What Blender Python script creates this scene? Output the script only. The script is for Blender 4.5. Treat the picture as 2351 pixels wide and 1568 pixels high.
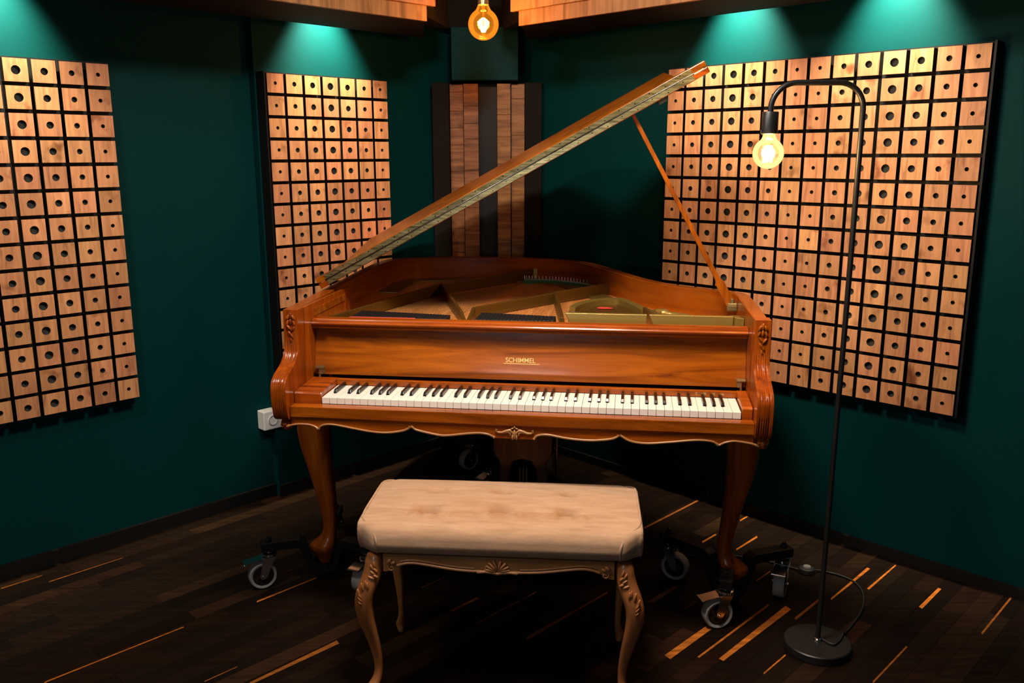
import bpy, bmesh, math, random
from mathutils import Vector, Matrix
random.seed(7)
PI = math.pi
for _o in list(bpy.data.objects):
    bpy.data.objects.remove(_o)
SC = bpy.context.scene
COL = SC.collection

# ------------------------------------------------------------------ camera, world, exposure, room lights
CAM_H = 1.45
PITCH, ROLL = math.radians(12.115), math.radians(-0.15)
cd = bpy.data.cameras.new('camera')
cd.sensor_width = 36.0
cd.sensor_fit = 'HORIZONTAL'
cd.lens = 1996.7 / 2351 * 36.0
cd.clip_start = 0.02
cam = bpy.data.objects.new('camera', cd)
COL.objects.link(cam)
_f = Vector((0, math.cos(PITCH), -math.sin(PITCH)))
_u = Vector((0, math.sin(PITCH), math.cos(PITCH)))
_x = Vector((1, 0, 0))
_c, _s = math.cos(ROLL), math.sin(ROLL)
_r2, _u2 = _c * _x + _s * _u, -_s * _x + _c * _u
cam.matrix_world = Matrix(((_r2.x, _u2.x, -_f.x, 0), (_r2.y, _u2.y, -_f.y, 0), (_r2.z, _u2.z, -_f.z, CAM_H), (0, 0, 0, 1)))
SC.camera = cam
SC.view_settings.view_transform = 'Standard'
SC.view_settings.look = 'None'
SC.view_settings.gamma = 1.0
SC.view_settings.use_curve_mapping = False
SC.view_settings.exposure = 0.0
wd = bpy.data.worlds.new('world')
SC.world = wd
wd.use_nodes = True
wd.node_tree.nodes['Background'].inputs[0].default_value = (0.5, 0.7, 1.0, 1)
wd.node_tree.nodes['Background'].inputs[1].default_value = 0.01

dR, nR = Vector((0.7067, -0.7075, 0)), Vector((0.7075, 0.7067, 0))
dL, nL = Vector((0.6961, 0.7179, 0)), Vector((-0.7179, 0.6961, 0))
Z = Vector((0, 0, 1))


def onR(s, n, z=0.0):
    # s along the right wall, n towards it
    return dR * s + nR * n + Z * z


def onL(s, n, z=0.0):
    return dL * s + nL * n + Z * z


def lamp(name, kind, loc, power, color, target=None, size=0.05, angle=60, blend=0.6, sizey=None):
    ld = bpy.data.lights.new(name, kind)
    ld.energy = power
    ld.color = color
    if kind == 'AREA':
        ld.shape = 'RECTANGLE'
        ld.size = size
        ld.size_y = sizey or size
    else:
        ld.shadow_soft_size = size
    if kind == 'SPOT':
        ld.spot_size = math.radians(angle)
        ld.spot_blend = blend
    o = bpy.data.objects.new(name, ld)
    COL.objects.link(o)
    o.location = loc
    if target is not None:
        d = Vector(target) - Vector(loc)
        o.rotation_euler = d.to_track_quat('-Z', 'Y').to_euler()
    return o


WARM = (1.0, 0.80, 0.58)
# ceiling downlights of the room, behind and above the camera
lamp('ceiling_downlight_centre', 'AREA', (0.05, 1.85, 2.42), 40, (1.0, 0.88, 0.76), (0.05, 2.35, 0.6), 0.3)
lamp('ceiling_downlight_left', 'AREA', (-1.20, 1.60, 2.42), 22, (1.0, 0.88, 0.78), (0.4, 2.6, 0.8), 0.3)
lamp('ceiling_spot_piano', 'SPOT', (-0.12, 1.95, 2.43), 70, (1.0, 0.84, 0.68), (0.05, 2.52, 0.75), 0.05, 62, 1.0)
# spots in the coves behind the canopies
# added unseen cool light behind the camera, for white glints on the brass
lamp('added_rear_light', 'AREA', (-0.85, -0.9, 1.27), 7.0, (0.86, 0.93, 1.0), (0.0, 2.5, 1.0), 0.55, sizey=0.26)
SPOTC = (1.0, 0.88, 0.64)
for s_ in (-1.83, -1.245):
    lamp('cove_spot_right', 'SPOT', onR(s_, 2.945, 2.18), 215, SPOTC, onR(s_, 3.072, 1.69), 0.02, 70, 1.0)
lamp('cove_spot_left', 'SPOT', onL(2.165, 3.076, 2.18), 215, SPOTC, onL(2.165, 3.204, 1.69), 0.02, 70, 1.0)
lamp('cove_spot_left', 'SPOT', onL(0.93, 3.114, 2.18), 215, SPOTC, onL(0.93, 3.242, 1.69), 0.02, 70, 1.0)


# ------------------------------------------------------------------ node materials
def newmat(name):
    m = bpy.data.materials.new(name)
    m.use_nodes = True
    nt = m.node_tree
    return m, nt, nt.nodes['Principled BSDF']


def plain(name, col, rough=0.5, metal=0.0, spec=0.5, coat=0.0, bump=None, sheen=0.0):
    m, nt, b = newmat(name)
    b.inputs['Base Color'].default_value = (*col, 1)
    b.inputs['Roughness'].default_value = rough
    b.inputs['Metallic'].default_value = metal
    b.inputs['Specular IOR Level'].default_value = spec
    b.inputs['Coat Weight'].default_value = coat
    b.inputs['Coat Roughness'].default_value = 0.1
    if sheen:
        b.inputs['Sheen Weight'].default_value = sheen
        b.inputs['Sheen Roughness'].default_value = 0.4
    tc = nt.nodes.new('ShaderNodeTexCoord')
    no = nt.nodes.new('ShaderNodeTexNoise')
    no.inputs['Scale'].default_value = (bump or (60, 0.02))[0]
    no.inputs['Detail'].default_value = 4
    nt.links.new(tc.outputs['Object'], no.inputs['Vector'])
    bp = nt.nodes.new('ShaderNodeBump')
    bp.inputs['Strength'].default_value = (bump or (60, 0.02))[1]
    bp.inputs['Distance'].default_value = 0.01
    nt.links.new(no.outputs['Fac'], bp.inputs['Height'])
    nt.links.new(bp.outputs['Normal'], b.inputs['Normal'])
    return m


def wood(name, stops, grain=(1, 14, 14), scale=3.0, rough=0.35, coat=0.0, per_object=True, val=(0.75, 1.2), bump=0.05, knots=0.0, distort=0.8, spec=0.5, metal=0.0):
    """grain: texture frequency along local x, y, z (small = along the grain)."""
    m, nt, b = newmat(name)
    N, L = nt.nodes, nt.links
    tc = N.new('ShaderNodeTexCoord')
    mp = N.new('ShaderNodeMapping')
    mp.inputs['Scale'].default_value = grain
    src = tc.outputs['Object']
    oi = N.new('ShaderNodeObjectInfo')
    if per_object:
        mul = N.new('ShaderNodeVectorMath')
        mul.operation = 'SCALE'
        mul.inputs[0].default_value = (37.0, 91.0, 53.0)
        L.new(oi.outputs['Random'], mul.inputs['Scale'])
        add = N.new('ShaderNodeVectorMath')
        L.new(tc.outputs['Object'], add.inputs[0])
        L.new(mul.outputs[0], add.inputs[1])
        src = add.outputs[0]
    L.new(src, mp.inputs['Vector'])
    n1 = N.new('ShaderNodeTexNoise')
    n1.inputs['Scale'].default_value = scale
    n1.inputs['Detail'].default_value = 7
    n1.inputs['Roughness'].default_value = 0.62
    n1.inputs['Distortion'].default_value = distort
    L.new(mp.outputs[0], n1.inputs['Vector'])
    cr = N.new('ShaderNodeValToRGB')
    el = cr.color_ramp.elements
    el[0].position, el[0].color = stops[0][0], (*stops[0][1], 1)
    el[1].position, el[1].color = stops[-1][0], (*stops[-1][1], 1)
    for p, c in stops[1:-1]:
        e = el.new(p)
        e.color = (*c, 1)
    L.new(n1.outputs['Fac'], cr.inputs['Fac'])
    out = cr.outputs['Color']
    if knots:
        vo = N.new('ShaderNodeTexNoise')
        vo.inputs['Scale'].default_value = knots
        vo.inputs['Detail'].default_value = 3
        L.new(src, vo.inputs['Vector'])
        rk = N.new('ShaderNodeValToRGB')
        rk.color_ramp.elements[0].position = 0.62
        rk.color_ramp.elements[0].color = (1, 1, 1, 1)
        rk.color_ramp.elements[1].position = 0.74
        rk.color_ramp.elements[1].color = (0.42, 0.30, 0.22, 1)
        L.new(vo.outputs['Fac'], rk.inputs['Fac'])
        mx = N.new('ShaderNodeMix')
        mx.data_type = 'RGBA'
        mx.blend_type = 'MULTIPLY'
        mx.inputs['Factor'].default_value = 1.0
        L.new(out, mx.inputs['A'])
        L.new(rk.outputs['Color'], mx.inputs['B'])
        out = mx.outputs['Result']
    if per_object:
        mr = N.new('ShaderNodeMapRange')
        mr.inputs['To Min'].default_value = val[0]
        mr.inputs['To Max'].default_value = val[1]
        wn = N.new('ShaderNodeTexWhiteNoise')
        wn.noise_dimensions = '1D'
        L.new(oi.outputs['Random'], wn.inputs['W'])
        L.new(wn.outputs['Value'], mr.inputs['Value'])
        hs = N.new('ShaderNodeHueSaturation')
        L.new(mr.outputs[0], hs.inputs['Value'])
        L.new(out, hs.inputs['Color'])
        m2 = N.new('ShaderNodeMapRange')
        m2.inputs['To Min'].default_value = 0.492
        m2.inputs['To Max'].default_value = 0.506
        L.new(oi.outputs['Random'], m2.inputs['Value'])
        L.new(m2.outputs[0], hs.inputs['Hue'])
        out = hs.outputs['Color']
    L.new(out, b.inputs['Base Color'])
    b.inputs['Roughness'].default_value = rough
    b.inputs['Coat Weight'].default_value = coat
    b.inputs['Coat Roughness'].default_value = 0.12
    b.inputs['Specular IOR Level'].default_value = spec
    bp = N.new('ShaderNodeBump')
    bp.inputs['Strength'].default_value = bump
    bp.inputs['Distance'].default_value = 0.004
    L.new(n1.outputs['Fac'], bp.inputs['Height'])
    L.new(bp.outputs['Normal'], b.inputs['Normal'])
    return m


def emit(name, col, strength):
    m = bpy.data.materials.new(name)
    m.use_nodes = True
    nt = m.node_tree
    nt.nodes.clear()
    e = nt.nodes.new('ShaderNodeEmission')
    e.inputs[0].default_value = (*col, 1)
    e.inputs[1].default_value = strength
    o = nt.nodes.new('ShaderNodeOutputMaterial')
    nt.links.new(e.outputs[0], o.inputs[0])
    return m


def bulb_glass(name, tint, glow, strength):
    """thin amber bulb glass: see-through, a little glossy, lit from within"""
    m = bpy.data.materials.new(name)
    m.use_nodes = True
    nt = m.node_tree
    nt.nodes.clear()
    N, L = nt.nodes, nt.links
    tr = N.new('ShaderNodeBsdfTransparent')
    tr.inputs[0].default_value = (*tint, 1)
    gl = N.new('ShaderNodeBsdfGlossy')
    gl.inputs['Roughness'].default_value = 0.03
    fr = N.new('ShaderNodeFresnel')
    fr.inputs[0].default_value = 1.45
    mx = N.new('ShaderNodeMixShader')
    L.new(fr.outputs[0], mx.inputs[0])
    L.new(tr.outputs[0], mx.inputs[1])
    L.new(gl.outputs[0], mx.inputs[2])
    e = N.new('ShaderNodeEmission')
    e.inputs[0].default_value = (*glow, 1)
    e.inputs[1].default_value = strength
    ad = N.new('ShaderNodeAddShader')
    L.new(mx.outputs[0], ad.inputs[0])
    L.new(e.outputs[0], ad.inputs[1])
    o = N.new('ShaderNodeOutputMaterial')
    L.new(ad.outputs[0], o.inputs[0])
    return m


M = {}
M['teal'] = plain('teal_wall_paint', (0.0007, 0.033, 0.034), 0.55, bump=(9, 0.10), spec=0.06)
M['black'] = plain('black_stained_wood', (0.006, 0.005, 0.0045), 0.55, bump=(40, 0.1), spec=0.3)
M['hole'] = plain('hole_dark_felt', (0.045, 0.042, 0.036), 0.9)
M['brownblack'] = plain('dark_brown_board', (0.011, 0.0075, 0.0055), 0.75, bump=(30, 0.1), spec=0.12)
M['ceiling'] = plain('dark_ceiling', (0.02, 0.014, 0.01), 0.8)
M['tile'] = wood('larch_block_wood', [(0.27, (0.25, 0.095, 0.042)), (0.40, (0.50, 0.215, 0.092)), (0.58, (0.66, 0.295, 0.128)), (0.75, (0.74, 0.36, 0.17))],
                 grain=(9, 9, 0.9), scale=6.0, rough=0.5, val=(0.74, 1.12), knots=11.0, bump=0.15, spec=0.3)
M['strip'] = wood('diffuser_strip_wood', [(0.3, (0.10, 0.038, 0.011)), (0.5, (0.26, 0.11, 0.033)), (0.72, (0.42, 0.20, 0.07))],
                  grain=(0.9, 4, 9), scale=4.0, rough=0.5, knots=7.0, val=(0.8, 1.15), spec=0.3)
M['fascia'] = wood('canopy_fascia_wood', [(0.3, (0.20, 0.085, 0.03)), (0.5, (0.42, 0.19, 0.075)), (0.72, (0.56, 0.28, 0.12))],
                   grain=(8, 8, 0.5), scale=3.2, rough=0.5, knots=5.0, val=(0.75, 1.15), spec=0.3)
PW = [(0.30, (0.115, 0.021, 0.0014)), (0.46, (0.240, 0.051, 0.0026)), (0.62, (0.35, 0.080, 0.0036)), (0.78, (0.44, 0.112, 0.006))]
M['pianox'] = wood('walnut_veneer_lengthwise', PW, grain=(0.8, 9, 9), scale=2.6, rough=0.26, coat=0.2, spec=0.25, val=(0.92, 1.08), bump=0.02, distort=1.2)
M['pianoz'] = wood('walnut_veneer_upright', PW, grain=(9, 9, 0.8), scale=2.6, rough=0.28, coat=0.2, spec=0.25, val=(0.92, 1.08), bump=0.02, distort=1.2)
M['rimwood'] = wood('walnut_rim_veneer', PW, grain=(1, 1, 12), scale=1.3, rough=0.27, coat=0.2, spec=0.25, val=(1, 1), bump=0.02, distort=0.2)
M['sound'] = wood('spruce_soundboard', [(0.3, (0.50, 0.17, 0.035)), (0.55, (0.72, 0.28, 0.07)), (0.75, (0.85, 0.37, 0.11))], grain=(14, 1.2, 9), scale=4, rough=0.3, coat=0.2, val=(0.95, 1.05))
M['bench'] = wood('bench_beech_wood', [(0.3, (0.22, 0.075, 0.018)), (0.5, (0.33, 0.125, 0.032)), (0.72, (0.42, 0.175, 0.05))], grain=(4, 4, 0.7), scale=4, rough=0.36, coat=0.15, val=(0.95, 1.05))
M['benchx'] = wood('bench_beech_rail', [(0.3, (0.20, 0.085, 0.022)), (0.5, (0.30, 0.13, 0.038)), (0.72, (0.38, 0.175, 0.055))], grain=(0.7, 4, 4), scale=4, rough=0.36, coat=0.15, val=(0.95, 1.05))
M['gold'] = plain('gold_bronzed_iron', (0.25, 0.165, 0.036), 0.38, metal=0.5, bump=(120, 0.05))
M['golddark'] = plain('bronzed_iron_strut', (0.13, 0.062, 0.008), 0.4, metal=0.5, bump=(120, 0.05))
M['brass'] = wood('tarnished_brass', [(0.3, (0.10, 0.085, 0.035)), (0.48, (0.30, 0.25, 0.11)), (0.7, (0.62, 0.52, 0.26))], grain=(2.5, 30, 30), scale=4, rough=0.3, val=(1, 1), bump=0.1)
M['brass'].node_tree.nodes['Principled BSDF'].inputs['Metallic'].default_value = 0.75
M['goldleaf'] = plain('gold_lettering', (0.86, 0.66, 0.22), 0.35, metal=0.5)
M['ivory'] = plain('ivory_key', (0.80, 0.76, 0.68), 0.28, coat=0.2)
M['ebony'] = plain('ebony_key', (0.006, 0.005, 0.0045), 0.24, spec=0.3)
M['dampblk'] = plain('black_damper_wood', (0.006, 0.006, 0.006), 0.5)
M['greenfelt'] = plain('green_felt', (0.02, 0.10, 0.05), 0.9, sheen=0.3)
M['redfelt'] = plain('red_felt', (0.55, 0.03, 0.02), 0.9, sheen=0.3)
M['steel'] = plain('steel_wire', (0.6, 0.55, 0.48), 0.3, metal=1.0)
M['chrome'] = plain('chrome', (0.72, 0.72, 0.74), 0.14, metal=1.0)
M['rubber'] = plain('grey_rubber_tyre', (0.30, 0.285, 0.265), 0.6)
M['hub'] = plain('black_hub', (0.01, 0.01, 0.01), 0.2, coat=0.3)
M['blkmetal'] = plain('black_powder_coat', (0.006, 0.0055, 0.005), 0.5, spec=0.25)
M['lampblk'] = plain('lamp_black_metal', (0.008, 0.0075, 0.007), 0.4)
M['cord'] = plain('black_cord', (0.008, 0.008, 0.008), 0.6)
M['white'] = plain('white_plastic', (0.80, 0.78, 0.75), 0.35)
M['greyplastic'] = plain('grey_plastic', (0.25, 0.25, 0.25), 0.5)


def velvet():
    m, nt, b = newmat('beige_velvet')
    N, L = nt.nodes, nt.links
    tc = N.new('ShaderNodeTexCoord')
    mp = N.new('ShaderNodeMapping')
    mp.inputs['Scale'].default_value = (1.2, 7, 7)
    L.new(tc.outputs['Object'], mp.inputs[0])
    n = N.new('ShaderNodeTexNoise')
    n.inputs['Scale'].default_value = 9
    n.inputs['Detail'].default_value = 8
    n.inputs['Roughness'].default_value = 0.7
    L.new(mp.outputs[0], n.inputs['Vector'])
    cr = N.new('ShaderNodeValToRGB')
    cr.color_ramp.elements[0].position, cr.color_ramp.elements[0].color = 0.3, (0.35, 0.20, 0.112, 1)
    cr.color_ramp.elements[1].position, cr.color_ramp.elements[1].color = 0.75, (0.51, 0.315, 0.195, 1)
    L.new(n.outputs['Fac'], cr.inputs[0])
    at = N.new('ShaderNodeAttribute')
    at.attribute_name = 'nap_shade'
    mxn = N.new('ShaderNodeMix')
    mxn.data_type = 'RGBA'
    mxn.inputs['B'].default_value = (0.34, 0.155, 0.062, 1)  # brown of the crushed nap and of the painted dent shade
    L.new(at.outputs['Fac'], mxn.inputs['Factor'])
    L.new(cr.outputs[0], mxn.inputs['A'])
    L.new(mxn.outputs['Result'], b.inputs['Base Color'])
    b.inputs['Roughness'].default_value = 0.85
    b.inputs['Sheen Weight'].default_value = 0.15
    b.inputs['Sheen Roughness'].default_value = 0.45
    b.inputs['Sheen Tint'].default_value = (0.9, 0.72, 0.55, 1)
    b.inputs['Specular IOR Level'].default_value = 0.2
    f = N.new('ShaderNodeTexNoise')
    f.inputs['Scale'].default_value = 220
    L.new(mp.outputs[0], f.inputs['Vector'])
    bp = N.new('ShaderNodeBump')
    bp.inputs['Strength'].default_value = 0.25
    bp.inputs['Distance'].default_value = 0.002
    L.new(f.outputs['Fac'], bp.inputs['Height'])
    L.new(bp.outputs['Normal'], b.inputs['Normal'])
    return m


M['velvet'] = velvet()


def floor_mat():
    """dark smoked planks, tone of each plank in a colour attribute"""
    m, nt, b = newmat('smoked_oak_planks')
    N, L = nt.nodes, nt.links
    at = N.new('ShaderNodeAttribute')
    at.attribute_name = 'tone'
    tc = N.new('ShaderNodeTexCoord')
    mp = N.new('ShaderNodeMapping')
    mp.inputs['Rotation'].default_value = (0, 0, -math.atan2(dL.y, dL.x))
    mp.inputs['Scale'].default_value = (1.6, 22, 1)
    ad = N.new('ShaderNodeVectorMath')
    sc = N.new('ShaderNodeVectorMath')
    sc.operation = 'SCALE'
    sc.inputs['Scale'].default_value = 41.0
    L.new(at.outputs['Color'], sc.inputs[0])
    L.new(tc.outputs['Object'], mp.inputs[0])
    L.new(mp.outputs[0], ad.inputs[0])
    L.new(sc.outputs[0], ad.inputs[1])
    n = N.new('ShaderNodeTexNoise')
    n.inputs['Scale'].default_value = 3
    n.inputs['Detail'].default_value = 7
    n.inputs['Roughness'].default_value = 0.65
    n.inputs['Distortion'].default_value = 0.5
    L.new(ad.outputs[0], n.inputs['Vector'])
    cr = N.new('ShaderNodeValToRGB')
    cr.color_ramp.elements[0].position, cr.color_ramp.elements[0].color = 0.3, (0.45, 0.45, 0.45, 1)
    cr.color_ramp.elements[1].position, cr.color_ramp.elements[1].color = 0.72, (1.35, 1.25, 1.1, 1)
    L.new(n.outputs['Fac'], cr.inputs[0])
    mx = N.new('ShaderNodeMix')
    mx.data_type = 'RGBA'
    mx.blend_type = 'MULTIPLY'
    mx.inputs['Factor'].default_value = 1
    L.new(at.outputs['Color'], mx.inputs['A'])
    L.new(cr.outputs[0], mx.inputs['B'])
    L.new(mx.outputs['Result'], b.inputs['Base Color'])
    b.inputs['Roughness'].default_value = 0.42
    b.inputs['Specular IOR Level'].default_value = 0.16
    bp = N.new('ShaderNodeBump')
    bp.inputs['Strength'].default_value = 0.08
    bp.inputs['Distance'].default_value = 0.003
    L.new(n.outputs['Fac'], bp.inputs['Height'])
    L.new(bp.outputs['Normal'], b.inputs['Normal'])
    return m


M['floor'] = floor_mat()


# ------------------------------------------------------------------ mesh builder
class MB:
    def __init__(self):
        self.v, self.f, self.m = [], [], []

    def add(self, vs, fs, mat=0):
        o = len(self.v)
        self.v += [tuple(p) for p in vs]
        self.f += [tuple(i + o for i in q) for q in fs]
        self.m += [mat] * len(fs)
        return self

    def box(self, x0, x1, y0, y1, z0, z1, mat=0, T=None):
        vs = [Vector((x, y, z)) for z in (z0, z1) for y in (y0, y1) for x in (x0, x1)]
        if T is not None:
            vs = [T @ p for p in vs]
        return self.add(vs, [(0, 2, 3, 1), (4, 5, 7, 6), (0, 1, 5, 4), (2, 6, 7, 3), (0, 4, 6, 2), (1, 3, 7, 5)], mat)

    def prism(self, poly, fn, a, b, mat=0):
        """poly of 2-D points; fn(p, q, t) places a point at depth t"""
        n = len(poly)
        vs = [fn(p[0], p[1], a) for p in poly] + [fn(p[0], p[1], b) for p in poly]
        fs = [tuple(range(n)), tuple(range(2 * n - 1, n - 1, -1))] + [(i, (i + 1) % n, (i + 1) % n + n, i + n) for i in range(n)]
        return self.add(vs, fs, mat)

    def strip(self, rows, closed=False, mat=0):
        """quads between consecutive rows of equal length"""
        n = len(rows[0])
        vs = [p for r in rows for p in r]
        fs = []
        for i in range(len(rows) - 1):
            for j in range(n if closed else n - 1):
                k = (j + 1) % n
                fs.append((i * n + j, i * n + k, (i + 1) * n + k, (i + 1) * n + j))
        return self.add(vs, fs, mat)

    def rings(self, rows, mat=0, caps=True):
        self.strip(rows, True, mat)
        if caps:
            self.add(rows[0], [tuple(range(len(rows[0])))], mat)
            self.add(rows[-1], [tuple(range(len(rows[-1])))], mat)
        return self

    def tube(self, path, r, n=10, mat=0, flat=1.0):
        path = [Vector(p) for p in path]
        rows = []
        up = None
        for i, p in enumerate(path):
            a = path[max(i - 1, 0)]
            c = path[min(i + 1, len(path) - 1)]
            t = (c - a).normalized()
            if up is None:
                up = Vector((0, 0, 1)) if abs(t.z) < 0.9 else Vector((1, 0, 0))
            s = t.cross(up).normalized()
            up = s.cross(t).normalized()
            rr = r[i] if isinstance(r, (list, tuple)) else r
            rows.append([p + s * (math.cos(2 * PI * k / n) * rr * flat) + up * (math.sin(2 * PI * k / n) * rr) for k in range(n)])
        return self.rings(rows, mat)

    def lathe(self, prof, c=(0, 0, 0), n=28, mat=0, T=None, caps=True):
        c = Vector(c)
        rows = []
        for r, z in prof:
            row = [Vector((r * math.cos(2 * PI * k / n), r * math.sin(2 * PI * k / n), z)) for k in range(n)]
            if T is not None:
                row = [T @ p for p in row]
            rows.append([p + c for p in row])
        return self.rings(rows, mat, caps)

    def blob(self, c, rad, rot=(0, 0, 0), n=10, k=6, mat=0):
        from mathutils import Euler
        R = Euler(rot).to_matrix()
        c = Vector(c)
        rows = []
        for i in range(k + 1):
            th = -PI / 2 + PI * (0.03 + 0.94 * i / k)
            rows.append([c + R @ Vector((rad[0] * math.cos(th) * math.cos(2 * PI * j / n), rad[1] * math.cos(th) * math.sin(2 * PI * j / n), rad[2] * math.sin(th))) for j in range(n)])
        return self.rings(rows, mat)

    def build(self, name, mats, parent=None, smooth=None, bevel=0.0, seg=2, sub=0):
        me = bpy.data.meshes.new(name)
        me.from_pydata(self.v, [], self.f)
        if not isinstance(mats, (list, tuple)):
            mats = [mats]
        for q in mats:
            me.materials.append(q)
        for p, k in zip(me.polygons, self.m):
            p.material_index = k
        bm = bmesh.new()
        bm.from_mesh(me)
        bmesh.ops.remove_doubles(bm, verts=bm.verts, dist=1e-6)
        bmesh.ops.recalc_face_normals(bm, faces=bm.faces)
        bm.to_mesh(me)
        bm.free()
        if smooth is not None:
            for p in me.polygons:
                p.use_smooth = True
            me.set_sharp_from_angle(angle=math.radians(smooth))
        o = bpy.data.objects.new(name, me)
        COL.objects.link(o)
        if parent is not None:
            o.parent = parent
        if bevel:
            bv = o.modifiers.new('bevel', 'BEVEL')
            bv.width = bevel
            bv.segments = seg
            bv.limit_method = 'ANGLE'
            bv.angle_limit = math.radians(40)
        if sub:
            ss = o.modifiers.new('sub', 'SUBSURF')
            ss.levels = ss.render_levels = sub
        return o


def tag(o, label, cat, group=None):
    o['label'] = label
    o['category'] = cat
    if group:
        o['group'] = group
    return o


def thing(name, label, cat, loc=(0, 0, 0), rz=0.0, group=None):
    o = bpy.data.objects.new(name, None)
    o.empty_display_size = 0.1
    COL.objects.link(o)
    o.location = loc
    o.rotation_euler = (0, 0, rz)
    return tag(o, label, cat, group)


def structure(o):
    o['kind'] = 'structure'
    return o


def text(name, s, size, mat, parent, loc, rot, extrude=0.0004, align='CENTER', bold=0.0, sx=1.0):
    cu = bpy.data.curves.new(name, 'FONT')
    cu.body = s
    cu.size = size
    cu.extrude = extrude
    cu.offset = bold
    cu.align_x = align
    cu.align_y = 'CENTER'
    cu.materials.append(mat)
    t_ = bpy.data.objects.new(name, cu)
    COL.objects.link(t_)
    me = bpy.data.meshes.new_from_object(t_.evaluated_get(bpy.context.evaluated_depsgraph_get()))
    bpy.data.objects.remove(t_)
    o = bpy.data.objects.new(name, me)
    COL.objects.link(o)
    o.parent = parent
    o.location = loc
    o.rotation_euler = rot
    o.scale = (sx, 1, 1)
    return o


def spline(pts, per=6, closed=False):
    """Catmull-Rom through the points (any dimension)"""
    P = [Vector(p) for p in pts]
    n = len(P)
    out = []
    for i in range(n - 1):
        p0, p1, p2, p3 = P[max(i - 1, 0)], P[i], P[i + 1], P[min(i + 2, n - 1)]
        for k in range(per):
            t = k / per
            out.append(0.5 * (2 * p1 + (p2 - p0) * t + (2 * p0 - 5 * p1 + 4 * p2 - p3) * t * t + (3 * p1 - p0 - 3 * p2 + p3) * t ** 3))
    out.append(P[-1])
    return out


def interp(tab, z):
    for (z0, *a), (z1, *b) in zip(tab, tab[1:]):
        if z0 <= z <= z1 or z1 <= z <= z0:
            t = (z - z0) / (z1 - z0) if z1 != z0 else 0
            return [p + (q - p) * t for p, q in zip(a, b)]
    return list(tab[-1][1:])


# ------------------------------------------------------------------ the room
def wallbox(name, fn, s0, s1, n0, n1, z0, z1, mat):
    mb = MB()
    vs = [fn(s, n, z) for z in (z0, z1) for n in (n0, n1) for s in (s0, s1)]
    mb.add(vs, [(0, 2, 3, 1), (4, 5, 7, 6), (0, 1, 5, 4), (2, 6, 7, 3), (0, 4, 6, 2), (1, 3, 7, 5)])
    return mb.build(name, mat)


CEIL = 2.46
structure(wallbox('wall_right', onR, -3.36, 3.9, 3.072, 3.20, 0, CEIL, M['teal']))
structure(wallbox('wall_left', onL, -3.9, 3.12, 3.242, 3.36, 0, CEIL, M['teal']))
structure(wallbox('wall_back_left', onR, -3.36, 3.9, -3.62, -3.5, 0, CEIL, M['teal']))
structure(wallbox('wall_back_right', onL, -3.6, 3.2, -3.76, -3.64, 0, CEIL, M['teal']))
_t = MB()
for _s0, _z0, _z1 in ((1.852, 0.0, 0.310), (1.955, 0.310, 0.398), (1.852, 0.398, CEIL - 0.002)):
    _v = [onL(s, n, z) for z in (_z0, _z1) for n in (3.204, 3.2415) for s in (_s0, 3.06)]
    _t.add(_v, [(0, 2, 3, 1), (4, 5, 7, 6), (0, 1, 5, 4), (2, 6, 7, 3), (0, 4, 6, 2), (1, 3, 7, 5)])
structure(_t.build('trim_1', M['teal']))
structure(wallbox('baseboard_right', onR, -3.22, 3.62, 3.058, 3.0715, 0, 0.038, M['black']))
structure(wallbox('baseboard_left', onL, -3.4, 1.85, 3.226, 3.2415, 0, 0.052, M['black']))
structure(wallbox('baseboard_left_corner', onL, 1.8505, 3.02, 3.188, 3.2035, 0, 0.052, M['black']))
structure(wallbox('ceiling', onL, -3.8, 3.3, -3.8, 3.4, CEIL, CEIL + 0.1, M['ceiling']))

# floor: individual plank tones, some planks with a bright sapwood edge
PWID = 0.0605
streaks = [  # (s0, s1, n, width, tone) in the left wall's frame
]


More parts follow.
